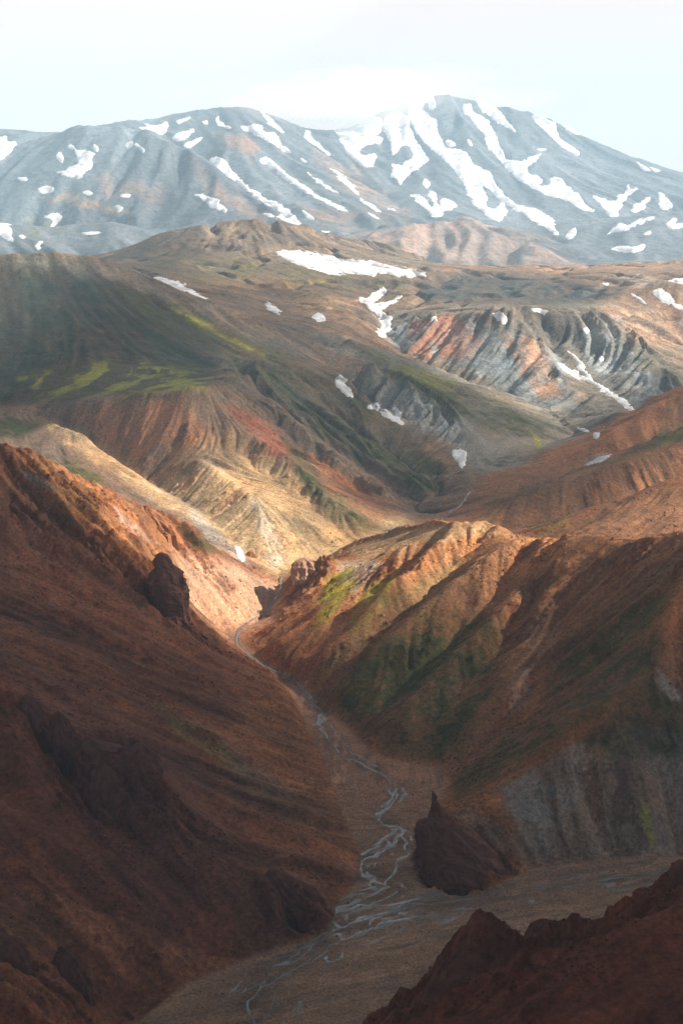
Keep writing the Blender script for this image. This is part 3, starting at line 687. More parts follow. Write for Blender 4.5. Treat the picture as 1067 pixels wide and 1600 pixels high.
HC = {}
HT = {}          # finished height grids, for draping snow and water
def build_level(tag, x0, x1, y0, y1, c, fine_amp, mat, fine_len):
    nx = int(round((x1 - x0) / c)) + 1; ny = int(round((y1 - y0) / c)) + 1
    xs = x0 + np.arange(nx) * c; ys = y0 + np.arange(ny) * c
    X, Y = np.meshgrid(xs, ys)
    fx, fy = nidx(X, Y)
    H = bspl(N1, fx, fy) if c < NC else bil(N1, fx, fy)
    gm = sstep(.45, .75, bil(gravSoft, fx, fy))
    la = bil(L1, fx, fy); lb = bil(L2, fx, fy); cr = bil(crag, fx, fy); am = bil(amp2, fx, fy)
    if fine_len:
        fn = lic(bspl(NS, fx, fy), fbm(X / 4.6, Y / 4.6, 2, 15), c, fine_len)
    else:
        fn = lb
    lb2 = .6 * lb + .6 * fn
    H = H + (1 - gm) * (fine_amp * am * (rib(fn) - .3) * .7 + fine_amp * .8 * fbm(X / 11, Y / 11, 4, 17))
    if fine_len:
        H = H + cr * (3.4 * (rib(fn) - .3) + 4.2 * fbm(X / 9, Y / 9, 4, 23, .68) + 2.2 * ridged(X / 6.5, Y / 6.5, 2, 24))
    H = H + gm * (.3 * fbm(X / 14, Y / 9, 3, 29) + .5 * fbm((X * .93 + Y * .37) / 45, (-X * .37 + Y * .93) / 9, 3, 28))
    rocky = (1 - gm) * sstep(.22, .5, np.hypot(*np.gradient(bspl(NS, fx, fy), c))) * (sstep(2100, 1700, Y) if fine_len else .5)
    oc = .55 * lb + .5 * fn + 2.1 * fbm(X / 34, Y / 34, 4, 91, .62) + .9 * fbm(X / 8, Y / 8, 3, 93, .7)
    out = sstep(1.05, 1.3, oc) * rocky
    scree = sstep(.8, 1.15, .7 * fn - .5 * la + 1.3 * fbm(X / 60, Y / 60, 3, 95)) * rocky * (1 - out)
    if fine_len: H = H + out * (1.5 + .8 * ridged(X / 5, Y / 5, 2, 97))
    if tag == 'mid': H[0, :] -= 3.0
    sl = np.hypot(*np.gradient(H, c))
    fine = fbm(X / 4.5, Y / 4.5, 3, 33, .7) if fine_len else fbm(X / 12, Y / 12, 3, 33, .7)
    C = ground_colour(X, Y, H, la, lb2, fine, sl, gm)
    dk = c3(.60, .54, .53); C = C * (1 - out[..., None] * (1 - dk)); C = C * (1 + scree[..., None] * c3(.25, .27, .29))
    C = np.clip(C, .012, .75)
    Nn = grid_normals(H, c)
    G = group_at(X, Y); G[gm > .5] = 99
    ctr = frustum_mask(X[:-1, :-1], Y[:-1, :-1])
    g0 = G[:-1, :-1]
    HT[tag] = (H, x0, y0, c); HC[tag] = C
    for gi, g in list(enumerate(GROUPS)) + [(99, 'riverbed')]:
        fm = ctr & (g0 == gi)
        if fm.sum() < 200: continue
        o = grid_object(g, X, Y, H, C, Nn, fm, MAT_BED if gi == 99 else mat)
        if o: set_props(o, 'structure')
build_level('near', -640.0, 640.0, 320.0, 2004.0, 1.6, 1.0, MAT_NEAR, 40)
build_level('mid', -1300.0, 1300.0, 2000.0, 4700.0, 4.0, 1.3, MAT_MID, 0)

# far mountains
fxs = FX0 + np.arange(F0.shape[1]) * FC; fys = FY0 + np.arange(F0.shape[0]) * FC
FXX, FYY = np.meshgrid(fxs, fys)
FS = blur(F0, 3)
FL1 = lic(FS, fbm(FXX / 110, FYY / 130, 2, 61), FC, 700); FL2 = lic(FS, fbm(FXX / 55, FYY / 55, 2, 63), FC, 350)
fsl = np.hypot(*np.gradient(FS, FC))
uF, vF = project(FXX, FYY, F0)
fa = .25 + .8 * sstep(.1, .4, fsl)
m = region(uF, vF, FYY, [(500, 375), (640, 350), (745, 337), (830, 365), (920, 412), (520, 412)], 10, 4900, 5900); fa = fa * (1 - m) + 1.5 * m
F1 = blur(F0, 1) + fa * sstep(4700, 5000, FYY) * (18 * (rib(FL1) - .3) + 10 * (rib(FL2) - .3)) + sstep(4700, 5000, FYY) * 16 * fbm(FXX / 260, FYY / 260, 4, 65)
FCM = 10.0
nx = int((FX1 - FX0 - 600) / FCM) + 1; ny = int((9300 - FY0) / FCM) + 1
X, Y = np.meshgrid(-3100 + np.arange(nx) * FCM, FY0 + np.arange(ny) * FCM)
ffx, ffy = (X - FX0) / FC, (Y - FY0) / FC
H = bspl(F1, ffx, ffy) + 3.0 * sstep(4700, 5000, Y) * ridged(X / 45, Y / 45, 4, 67)
H[0, :] = 149.0
HT['far'] = (H, -3100.0, FY0, FCM)
u, v = project(X, Y, H)
la, lb = bil(FL1, ffx, ffy), bil(FL2, ffx, ffy)
n = fbm(X / 500, Y / 500, 4, 71)
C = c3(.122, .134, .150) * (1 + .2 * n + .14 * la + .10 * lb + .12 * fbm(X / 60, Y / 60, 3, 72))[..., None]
for name, st, f, y0, y1, bk, poly in [
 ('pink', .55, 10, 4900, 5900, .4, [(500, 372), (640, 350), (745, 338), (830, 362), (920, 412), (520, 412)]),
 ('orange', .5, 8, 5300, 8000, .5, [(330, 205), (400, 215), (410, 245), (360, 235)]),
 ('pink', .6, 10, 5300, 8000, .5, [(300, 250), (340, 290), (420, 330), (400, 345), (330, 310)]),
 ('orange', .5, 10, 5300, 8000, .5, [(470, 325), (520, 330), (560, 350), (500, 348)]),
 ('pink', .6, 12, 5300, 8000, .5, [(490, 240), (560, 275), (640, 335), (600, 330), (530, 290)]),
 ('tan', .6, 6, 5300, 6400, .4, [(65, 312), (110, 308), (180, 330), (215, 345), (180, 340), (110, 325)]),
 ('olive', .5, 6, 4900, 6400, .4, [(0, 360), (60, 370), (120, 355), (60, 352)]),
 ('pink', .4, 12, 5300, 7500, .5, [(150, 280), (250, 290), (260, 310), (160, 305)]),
]:
    mm = (st * region(u + 8 * n, v + 6 * lb, Y, poly, f, y0, y1) * (1 - bk + bk * sstep(-.6, .6, la + lb)))[..., None]
    C = C * (1 - mm) + COL[name] * mm
Nn = grid_normals(H, FCM)
ctr = frustum_mask(X[:-1, :-1], Y[:-1, :-1], .30, 100)
foot = (Y < 6000) & ((H < 330 + .06 * (Y - 5000)) )
mass = np.where(blur(foot.astype(float), 3) > .5, 1, 0)[:-1, :-1]
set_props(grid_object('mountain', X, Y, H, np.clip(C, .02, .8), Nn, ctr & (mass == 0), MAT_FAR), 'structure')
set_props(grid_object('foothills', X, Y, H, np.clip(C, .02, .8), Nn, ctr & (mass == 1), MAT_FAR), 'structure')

# ------------------------------------------------------------------ ground beyond the hills
def flat_material(name, col, rough=.9):
    m = bpy.data.materials.new(name); m.use_nodes = True
    b = m.node_tree.nodes['Principled BSDF']; b.inputs['Roughness'].default_value = rough
    nz = m.node_tree.nodes.new('ShaderNodeTexNoise'); nz.inputs['Scale'].default_value = .02; nz.inputs['Detail'].default_value = 8
    rp = m.node_tree.nodes.new('ShaderNodeValToRGB')
    rp.color_ramp.elements[0].color = tuple(c * .7 for c in col) + (1,); rp.color_ramp.elements[1].color = tuple(min(1, c * 1.3) for c in col) + (1,)
    m.node_tree.links.new(nz.outputs[0], rp.inputs[0]); m.node_tree.links.new(rp.outputs[0], b.inputs['Base Color'])
    return m
GX, GY0, GY1 = 7000.0, -3000.0, 10600.0
set_props(make_mesh('ground', np.array([(-GX, GY0, -6), (GX, GY0, -6), (GX, GY1, -6), (-GX, GY1, -6)]), np.array([[0, 1, 2, 3]]), flat_material('outer_soil', (.16, .11, .08))), 'structure')

# ------------------------------------------------------------------ air and cloud
def volume_material(name, density, col, aniso):
    m = bpy.data.materials.new(name); m.use_nodes = True
    n, l = m.node_tree.nodes, m.node_tree.links; n.clear()
    out = n.new('ShaderNodeOutputMaterial'); v = n.new('ShaderNodeVolumePrincipled')
    v.inputs['Density'].default_value = density; v.inputs['Color'].default_value = col + (1,); v.inputs['Anisotropy'].default_value = aniso
    l.new(v.outputs[0], out.inputs['Volume'])
    m.cycles.homogeneous_volume = True
    return m
hz = bpy.data.meshes.new('haze')
hx, hy0, hy1, hz0, hz1 = GX + 50, GY0 - 50, GY1 + 50, -8.0, 1330.0
hv = [(x, y, z) for z in (hz0, hz1) for y in (hy0, hy1) for x in (-hx, hx)]
hz.from_pydata(hv, [], [(0, 2, 3, 1), (4, 5, 7, 6), (0, 1, 5, 4), (2, 6, 7, 3), (0, 4, 6, 2), (1, 3, 7, 5)])
hz.materials.append(volume_material('haze_air', HAZE, (.50, .78, 1.0), -.1))
ho = bpy.data.objects.new('haze', hz); scene.collection.objects.link(ho); ho["kind"] = "stuff"

def lens(name, cx, cy, cz, rx, ry, rz, density, seed, lump=.25):
    """bank of mist: a closed lumpy lens that thins towards its edge"""
    nu, nv = 40, 20
    V = []; Q = []
    for j in range(nv + 1):
        ph = math.pi * j / nv
        for i in range(nu):
            th = 2 * math.pi * i / nu
            d = np.array([math.sin(ph) * math.cos(th), math.sin(ph) * math.sin(th), math.cos(ph)])
            k = 1 + lump * float(fbm(np.array(d[0] * 1.7 + d[2] + seed), np.array(d[1] * 1.7 - d[2]), 3, seed)) * 1.6
            V.append((cx + rx * d[0] * k, cy + ry * d[1] * k, min(cz + rz * d[2] * k, 1315.0 + 2 * d[2])))
    for j in range(nv):
        for i in range(nu):
            Q.append((j * nu + i, (j + 1) * nu + i, (j + 1) * nu + (i + 1) % nu, j * nu + (i + 1) % nu))
    o = make_mesh(name, np.array(V), np.array(Q), volume_material('mist_air', density, (1.0, 1.0, 1.0), .2))
    o["kind"] = "stuff"
    return o
def mist(u, v, Y, ru, rv, ry, density, seed):
    x, y, z = at(u, v, Y); k = Y / FPX
    return lens('mist', x, y, z, ru * k, ry, rv * k, density, seed)
if MIST:
    mr_ = random.Random(5)
    for k in range(9):
        mist(450 + 24 * k + mr_.uniform(-20, 20), 168 + mr_.uniform(-16, 14) - 3.2 * k, 7600 + 70 * k, mr_.uniform(50, 105), mr_.uniform(20, 36), mr_.uniform(180, 320), mr_.uniform(.0005, .0008), 3 + k)
    mist(500, 150, 7900, 220, 40, 380, .0003, 31)
    mist(660, 128, 8300, 130, 24, 300, .0004, 33)
    mist(800, 156, 8300, 60, 18, 220, .0006, 37)

def ground_z(X, Y):
    out = np.full(np.shape(X), -6.0)
    for tag in ('far', 'mid', 'near'):
        H, x0, y0, c = HT[tag]
        fx, fy = (X - x0) / c, (Y - y0) / c
        ok = (fx >= 0) & (fy >= 0) & (fx <= H.shape[1] - 1) & (fy <= H.shape[0] - 1)
        out = np.where(ok, bil(H, fx, fy), out)
    return out
def hit(u, v, y0=350.0, y1=9200.0):
    """where the line of sight (u, v) meets the ground"""
    u = np.atleast_1d(np.asarray(u, float)); v = np.atleast_1d(np.asarray(v, float))
    dx, dy, dz = ray(u, v)
    res = np.full((len(u), 3), np.nan)
    live = np.ones(len(u), bool)
    Y = np.full(len(u), y0); prev = Y.copy()
    while live.any() and (Y[live] < y1).any():
        x = dx / dy * Y; z = CAM_H + dz / dy * Y
        below = live & (z < ground_z(x, Y))
        if below.any():
            lo = prev[below]; hi = Y[below]
            for _ in range(12):
                mid = (lo + hi) / 2
                b = CAM_H + (dz / dy)[below] * mid < ground_z((dx / dy)[below] * mid, mid)
                hi = np.where(b, mid, hi); lo = np.where(b, lo, mid)
            res[below] = np.stack([(dx / dy)[below] * hi, hi, CAM_H + (dz / dy)[below] * hi], -1)
            live &= ~below
        live &= Y < y1
        prev = Y.copy(); Y = Y * 1.0025
    return res

def cloud_material():
    """a cloud skin: opaque where the cloud is thick, letting light through where it thins out"""
    m = bpy.data.materials.new('cloud_vapour'); m.use_nodes = True
    n, l = m.node_tree.nodes, m.node_tree.links; n.clear()
    out = n.new('ShaderNodeOutputMaterial'); mx = n.new('ShaderNodeMixShader'); tr = n.new('ShaderNodeBsdfTransparent'); df = n.new('ShaderNodeBsdfDiffuse')
    df.inputs[0].default_value = (.8, .81, .83, 1)
    a = n.new('ShaderNodeAttribute'); a.attribute_name = 'Col'
    l.new(a.outputs['Fac'], mx.inputs[0]); l.new(tr.outputs[0], mx.inputs[1]); l.new(df.outputs[0], mx.inputs[2]); l.new(mx.outputs[0], out.inputs[0])
    return m
MAT_CLOUD = cloud_material()
def cloud_deck(name, shade, height, thick, opacity, extra, seed, soft=260.0, c=60.0, shift=0.0):
    """a cloud whose shadow edge falls on the ground along the given line; extra: far corners of the cloud"""
    out = []
    for p in shade:
        P = hit(p[0], p[1])[0]
        t = (height - P[2]) / sdir[2]
        out.append((P[0] + sdir[0] * t, P[1] + sdir[1] * t))
    out += extra
    A = np.array(out)
    x0, y0 = A.min(0) - 400; x1, y1 = A.max(0) + 400
    nx = int((x1 - x0) / c) + 1; ny = int((y1 - y0) / c) + 1
    X, Y = np.meshgrid(x0 + np.arange(nx) * c, y0 + np.arange(ny) * c)
    sd = poly_sd(X, Y, A) + shift + 60 * fbm(X / 420, Y / 420, 4, seed)
    t = thick * sstep(-20, 4 * soft, sd) * (.8 + .5 * fbm(X / 500, Y / 500, 4, seed + 3))
    op = opacity * sstep(-20, soft, sd) * (1 + (.5 if opacity < .7 else 0) * fbm(X / 500, Y / 500, 3, seed + 6))
    top = height + .75 * t; bot = height - .25 * t
    inside = (sd > -20)
    f = inside[:-1, :-1] & inside[1:, :-1] & inside[:-1, 1:] & inside[1:, 1:]
    vm = np.zeros_like(inside)
    vm[:-1, :-1] |= f; vm[1:, :-1] |= f; vm[:-1, 1:] |= f; vm[1:, 1:] |= f
    ff = np.pad(f, 1); full = ff[:-1, :-1] & ff[1:, :-1] & ff[:-1, 1:] & ff[1:, 1:]
    top = np.where(full, np.maximum(top, height + .5), height); bot = np.where(full, np.minimum(bot, height - .5), height)
    idx = np.arange(nx * ny).reshape(ny, nx)
    Qt = np.stack([idx[:-1, :-1], idx[:-1, 1:], idx[1:, 1:], idx[1:, :-1]], -1)[f]
    rim = vm & ~full
    low = np.where(rim, idx, idx + nx * ny)
    Qb = np.stack([low[:-1, :-1], low[1:, :-1], low[1:, 1:], low[:-1, 1:]], -1)[f]
    V = np.concatenate([np.stack([X, Y, top], -1).reshape(-1, 3), np.stack([X, Y, bot], -1).reshape(-1, 3)])
    Cc = np.tile(np.clip(op, 0, 1).reshape(-1, 1), (2, 3))
    Q = np.concatenate([Qt, Qb]); used, inv = np.unique(Q, return_inverse=True)
    o = make_mesh(name, V[used], inv.reshape(-1, 4), MAT_CLOUD, Cc[used])
    return set_props(o, 'stuff')
if CLOUDS:
    # over the foreground and behind the camera
    cloud_deck('cloud', [(0, 775), (120, 835), (225, 905), (300, 1000), (345, 1020), (420, 1030), (520, 1040), (640, 1030), (760, 1000), (860, 960), (960, 920), (1060, 880)],
               1750.0, 420.0, 1.0, [(12000, 1200), (12000, -12000), (-12000, -12000), (-12000, 500), (-1500, 1600)], 5, 190.0, 90.0, 100.0)
    # thinner, over the mossy hill and the coloured scarp
    cloud_deck('cloud', [(-60, 700), (60, 690), (200, 700), (300, 722), (345, 718), (400, 748), (480, 790), (545, 838), (830, 805), (940, 770), (1060, 735), (1060, 620), (960, 685), (860, 660), (780, 628), (640, 560), (560, 520), (480, 440), (330, 440), (100, 395), (-60, 395)],
               1980.0, 300.0, .54, [], 9, 180.0, 60.0, 50.0)
    # unseen deck, added so its shadow darkens the russet ridges
    cloud_deck('cloud', [(750, 795), (830, 815), (940, 790), (1060, 760), (1060, 590), (960, 665), (860, 715), (770, 762)], 1900.0, 250.0, .62, [], 15, 120.0, 40.0, 70.0)
    # unseen deck added to the west, above the valley, to block skylight
    cloud_deck('cloud', [], 2260.0, 420.0, 1.0, [(-12000, 700), (-1200, 1300), (600, 1500), (1400, 3000), (1000, 4800), (-200, 6000), (-2500, 6600), (-12000, 6600)], 13, 260.0, 100.0)
    # unseen, added far to the east to block skylight, clear of the sun gap
    cloud_deck('cloud', [], 1750.0, 420.0, 1.0, [(4400, 900), (12000, 900), (12000, 5200), (4600, 4800)], 21, 260.0, 100.0)

# ------------------------------------------------------------------ snow beds
def snow_material():
    m = bpy.data.materials.new('old_snow'); m.use_nodes = True
    n, l = m.node_tree.nodes, m.node_tree.links; b = n['Principled BSDF']
    b.inputs['Roughness'].default_value = .7; b.inputs['Specular IOR Level'].default_value = .2
    tc = n.new('ShaderNodeTexCoord'); nz = n.new('ShaderNodeTexNoise'); nz.inputs['Scale'].default_value = .03; nz.inputs['Detail'].default_value = 7; nz.inputs['Roughness'].default_value = .6
    l.new(tc.outputs['Object'], nz.inputs[0])
    rp = n.new('ShaderNodeValToRGB'); rp.color_ramp.elements[0].position = .3; rp.color_ramp.elements[1].position = .6
    rp.color_ramp.elements[0].color = (.40, .40, .41, 1); rp.color_ramp.elements[1].color = (.74, .76, .79, 1)
    l.new(nz.outputs[0], rp.inputs[0]); l.new(rp.outputs[0], b.inputs['Base Color'])
    bp = n.new('ShaderNodeBump'); bp.inputs['Strength'].default_value = .3; bp.inputs['Distance'].default_value = 1.5; l.new(nz.outputs[0], bp.inputs['Height']); l.new(bp.outputs[0], b.inputs['Normal'])
    return m
MAT_SNOW = snow_material()
def aff(x0, y0, s): return lambda *p: [(x0 + s * a, y0 + s * b) for a, b in p]
A = aff(0, 140, .2812); Bz = aff(280, 140, .2624); Cz = aff(540, 130, .2530); D = aff(780, 150, .2690)
E = aff(500, 480, .2812); Fz = aff(780, 400, .2690); Gz = aff(530, 380, .5033); P = aff(0, 0, 1.0)
LM, MM, PK, RF = 'snow on the left mountain', 'snow on the middle mountain', 'snow on the main peak', 'snow on the right foothill'
HI, SC = 'snow in the hollows of the brown hills', 'snow on the coloured scarp'
SNOW = [
 (A((0, 265), (40, 265), (50, 290), (92, 293), (50, 350), (0, 390), (-60, 390), (-60, 265)), 5000, 9000, 'snow patch cut by the left edge, high on the left mountain', LM),
 (A((370, 305), (410, 308), (430, 340), (535, 350), (510, 380), (505, 440), (440, 492), (400, 480), (290, 462), (350, 448), (430, 425), (440, 400), (425, 350)), 5000, 9000, 'large boot-shaped snow patch on the left mountain', LM),
 (A((305, 375), (335, 340), (360, 380), (350, 415)), 5000, 9000, 'small diamond of snow left of the boot-shaped patch', LM),
 (A((520, 300), (550, 325), (545, 348), (525, 330)), 5000, 9000, 'tiny snow spot just above the boot-shaped patch', LM),
 (A((705, 300), (738, 292), (735, 315), (715, 330)), 5000, 9000, 'left of two small snow spots under the left summit', LM),
 (A((750, 295), (802, 325), (800, 352), (770, 330)), 5000, 9000, 'right of two small snow spots under the left summit', LM),
 (A((760, 205), (860, 205), (935, 175), (920, 240), (905, 250), (800, 228)), 5000, 9000, 'flat snow patch in the notch right of the left summit', LM),
 (Bz((0, 180), (80, 157), (60, 175), (0, 203), (-15, 190)), 5000, 9000, 'narrow snow patch just under the skyline left of the middle summit', MM),
 (Bz((-50, 300), (0, 255), (60, 232), (92, 240), (88, 262), (0, 308)), 5000, 9000, 'upper of two slanting snow patches beside the left mountain shoulder', MM),
 (Bz((20, 330), (155, 270), (120, 310), (60, 350)), 5000, 9000, 'lower of two slanting snow patches beside the left mountain shoulder', MM),
 (A((97, 490), (150, 486), (158, 505), (120, 510)), 5000, 9000, 'small oval snow spot below the boot-shaped patch, near the left edge', LM),
 (A((205, 550), (260, 532), (305, 545), (300, 570), (235, 580)), 4800, 9000, 'small snow tongue joining the winding snow gully from the right', LM),
 (A((-60, 470), (0, 478), (60, 510), (110, 545), (180, 575), (245, 588), (200, 615), (180, 650), (230, 655), (230, 675), (160, 685), (155, 745), (125, 750), (130, 710), (90, 680), (70, 720), (100, 735), (40, 755), (70, 775), (60, 800), (75, 840), (40, 830), (0, 800), (-60, 800), (-60, 740), (0, 740), (60, 670), (90, 650), (180, 605), (120, 565), (50, 520), (0, 495), (-60, 485)), 4800, 9000, 'winding snow-filled gully at the left edge of the mountains', LM),
 (A((240, 710), (280, 690), (340, 700), (335, 730), (290, 765), (300, 720)), 4800, 9000, 'hook-shaped snow patch right of the winding snow gully', LM),
 (A((455, 570), (490, 558), (517, 578), (490, 586)), 4800, 9000, 'small snow spot below the toe of the boot-shaped patch', LM),
 (A((632, 655), (655, 638), (688, 658), (660, 684)), 4800, 9000, 'round snow spot above the pale bench of the left mountain', LM),
 (A((670, 582), (725, 582), (720, 597), (670, 595)), 4800, 9000, 'thin flat snow streak above the round snow spot', LM),
 (A((107, 815), (130, 806), (145, 822), (125, 834)), 4700, 9000, 'small round snow spot in the left foothill valley', LM),
 (A((192, 870), (215, 845), (245, 840), (225, 865), (237, 885), (210, 897)), 4700, 9000, 'small forked snow patch low in the left foothill valley', LM),
 (A((455, 796), (550, 786), (565, 798), (470, 806)), 4700, 9000, 'thin snow line along the crest of the left foothill', LM),
 (Bz((132, 190), (170, 178), (172, 208), (155, 210)), 5000, 9000, 'tiny snow spot on the crest left of the middle summit', MM),
 (Bz((200, 165), (240, 155), (250, 195), (335, 235), (280, 232), (235, 215)), 5000, 9000, 'small ragged snow patch under the middle summit', MM),
 (Bz((368, 212), (490, 212), (500, 240), (570, 260), (605, 290), (610, 330), (680, 380), (640, 382), (560, 330), (510, 295), (450, 265), (370, 245)), 5000, 9000, 'broad slab of snow right below the middle summit', MM),
 (Bz((475, 120), (530, 155), (625, 255), (600, 250), (525, 190)), 5000, 9000, 'thin snow strip falling right from the middle summit', MM),
 (Bz((155, 428), (240, 380), (300, 470), (390, 570), (480, 630), (590, 680), (680, 740), (700, 790), (735, 812), (680, 800), (500, 745), (500, 730), (570, 745), (620, 745), (530, 690), (440, 630), (340, 550), (250, 490)), 4900, 9000, 'longest snow tongue, hooked at its foot, left of the brown dome skyline', MM),
 (Bz((90, 622), (150, 616), (220, 655), (292, 720), (270, 732), (190, 697), (130, 657)), 4900, 9000, 'leaf-shaped snow patch low on the left mountain shoulder', MM),
 (Bz((475, 412), (520, 405), (600, 470), (720, 560), (830, 640), (960, 690), (1030, 742), (930, 712), (850, 667), (760, 612), (640, 522), (560, 467)), 4900, 9000, 'long thin snow tongue running parallel right of the longest one', MM),
 (Bz((865, 425), (930, 465), (990, 530), (1070, 610), (1080, 640), (1120, 700), (1050, 625), (960, 535), (900, 470)), 4900, 9000, 'thin curved snow streak on the pinkish slope left of the main peak', MM),
 (Bz((720, 405), (765, 430), (745, 436)), 4900, 9000, 'tiny snow spot between the two long parallel snow tongues and the peak', MM),
 (Bz((750, 480), (830, 535), (965, 622), (900, 605), (800, 537)), 4900, 9000, 'hair-thin snow line above the long thin snow tongue', MM),
 (Bz((722, 708), (812, 775), (770, 765)), 4900, 9000, 'short snow dash on the orange slope behind the brown dome', MM),
 (Bz((840, 840), (905, 843), (880, 856)), 4700, 9000, 'small flat snow spot just behind the brown dome', MM),
 (Bz((755, 240), (785, 235), (775, 275), (850, 350), (930, 420), (900, 400), (820, 345), (760, 290)), 4900, 9000, 'ragged snow edge where the saddle drops out of the mist', PK),
 (Cz((-80, 240), (60, 215), (210, 200), (210, 290), (160, 330), (220, 345), (200, 370), (135, 370), (75, 420), (110, 450), (195, 435), (160, 525), (60, 490), (20, 440), (-20, 370)), 5500, 9000, 'snowfield in the misty saddle left of the main peak', PK),
 (Cz((240, 195), (380, 200), (385, 240), (430, 340), (480, 420), (512, 485), (440, 530), (370, 590), (335, 640), (310, 590), (275, 575), (290, 540), (280, 490), (350, 510), (350, 480), (420, 465), (400, 400), (380, 375), (330, 400), (290, 460), (275, 360), (245, 290)), 5500, 9000, 'snow ring round a dark rock on the left shoulder of the main peak', PK),
 (Cz((400, 105), (500, 65), (545, 90), (555, 140), (530, 165), (505, 100), (410, 175), (480, 190), (545, 215), (560, 280), (590, 360), (620, 395), (690, 395), (745, 430), (780, 490), (900, 545), (910, 600), (940, 660), (985, 700), (1000, 740), (960, 730), (920, 680), (850, 640), (840, 650), (880, 710), (855, 750), (920, 790), (970, 740), (985, 800), (950, 845), (910, 840), (850, 790), (770, 720), (745, 680), (720, 580), (640, 500), (540, 410), (440, 330), (385, 220), (385, 185), (400, 160)), 5500, 9000, 'widest snow band, falling from the main summit to a forked foot', PK),
 (Cz((725, 140), (770, 140), (790, 180), (870, 220), (920, 310), (960, 430), (1000, 475)) + D((145, 380), (180, 355), (250, 335), (170, 400), (160, 455), (230, 465), (250, 490), (220, 515), (240, 530), (290, 520), (310, 470), (360, 480), (400, 530), (460, 580), (500, 640), (560, 672), (480, 655), (360, 600), (240, 560), (130, 510), (60, 450)) + Cz((950, 480), (880, 400), (840, 300), (790, 230), (760, 200), (735, 190)), 5500, 9000, 'snow couloir right of the summit, widening into a ragged snowfield', PK),
 (Cz((800, 90), (900, 100), (920, 150), (980, 210), (1050, 305), (970, 262), (880, 202), (820, 130)), 5500, 9000, 'faint snow strip on the right shoulder beside the main summit', PK),
 (Cz((607, 360), (640, 348), (692, 385), (640, 397)), 5500, 9000, 'small snow island touching the widest snow band', PK),
 (Cz((742, 350), (760, 346), (788, 387), (770, 390)), 5500, 9000, 'tiny snow spot between the two big bands of the main peak', PK),
 (Cz((472, 620), (490, 585), (525, 625), (500, 652)), 5500, 9000, 'small teardrop of snow above the cup-shaped snow patch', PK),
 (Cz((380, 682), (470, 695), (510, 740), (530, 765), (545, 730), (500, 670), (560, 655), (555, 740), (590, 762), (580, 730), (620, 708), (665, 740), (685, 760), (610, 790), (580, 838), (520, 820), (470, 760)), 5300, 9000, 'cup-shaped snow patch at the foot of the main peak', PK),
 (Cz((100, 726), (150, 736), (228, 800), (180, 790)), 5000, 9000, 'snow dash low on the slope, uppermost of three near the misty saddle', MM),
 (Cz((128, 788), (228, 845), (180, 838)), 5000, 9000, 'snow dash low on the slope, lowest left of three near the misty saddle', MM),
 (Cz((248, 766), (310, 800), (362, 862), (310, 845), (315, 828)), 5000, 9000, 'snow dash low on the slope, rightmost of three near the misty saddle', MM),
 (D((0, 540), (40, 590), (130, 650), (210, 665), (300, 715), (335, 790), (345, 812), (280, 782), (200, 720), (130, 675), (40, 615), (-15, 575)), 5300, 9000, 'snow tongue ending beside the pale pyramid foothill', PK),
 (D((530, 575), (590, 590), (660, 620), (730, 545), (745, 495), (760, 540), (825, 525), (740, 590), (685, 660), (690, 700), (650, 700), (590, 640)), 5300, 9000, 'check-mark shaped snow patch right of the main peak', PK),
 (D((765, 655), (790, 620), (870, 580), (870, 615), (820, 670), (770, 680)), 5300, 9000, 'slanting snow lozenge beside the check-mark shaped patch', PK),
 (D((920, 560), (940, 550), (990, 600), (1017, 660), (930, 660)), 5300, 9000, 'fin-shaped snow patch near the right edge, below the skyline', PK),
 (D((510, 870), (600, 820), (650, 765), (730, 735), (740, 750), (800, 715), (915, 695), (880, 725), (740, 775), (640, 805), (590, 840)), 5000, 7500, 'long snow streak along the back of the right foothill', RF),
 (D((630, 888), (740, 865), (770, 880), (850, 855), (830, 895), (775, 908), (710, 905)), 4900, 7500, 'flat winged snow patch at the base of the right foothill', RF),
 (D((380, 810), (440, 755), (448, 805), (400, 838)), 5000, 8000, 'triangular snow patch between the pyramid foothill and the right foothill', RF),
 (D((965, 745), (1010, 705), (1030, 720), (1010, 745), (1067, 735), (1120, 740), (1100, 760), (990, 772)), 5000, 8000, 'hooked snow patch cut by the right edge on the foothill', RF),
 (D((828, 806), (878, 778), (877, 802)), 5000, 7500, 'tiny snow wedge in the middle of the right foothill', RF),
 (D((180, 110), (280, 125), (330, 165), (335, 215), (340, 245), (400, 290), (470, 335), (420, 328), (330, 262), (260, 202), (230, 160)), 5500, 9000, 'snow strip hanging from the right skyline of the main peak', PK),
 (D((330, 150), (430, 185), (470, 205), (470, 228), (400, 210)), 5500, 9000, 'short snow bank along the right skyline ridge', PK),
 (D((785, 372), (830, 398), (885, 437), (830, 434)), 5500, 9000, 'left of two snow dashes near the right end of the skyline', PK),
 (D((865, 406), (942, 437), (900, 441)), 5500, 9000, 'right of two snow dashes near the right end of the skyline', PK),
 (D((0, 85), (40, 140), (98, 212), (40, 178), (0, 152), (-15, 120)), 5500, 9000, 'pointed snow strip between the summit and the right skyline snow', PK),
 (D((215, 306), (278, 307), (240, 324)), 5500, 9000, 'tiny flat snow spot above the ragged snowfield', PK),
 # nearer ground
 (P((432, 395), (445, 389), (490, 395), (520, 402), (600, 415), (668, 428), (640, 431), (520, 428), (460, 412)), 2500, 3900, 'long flat snowfield lying under the brown dome', HI),
 (P((223, 430), (270, 438), (300, 453), (330, 470), (290, 460), (250, 447)), 2350, 3400, 'narrow snow strip behind the crest of the mossy hill', HI),
 (P((412, 472), (426, 474), (441, 492), (430, 493)), 2300, 3300, 'small snow patch in a gully between two brown knolls', HI),
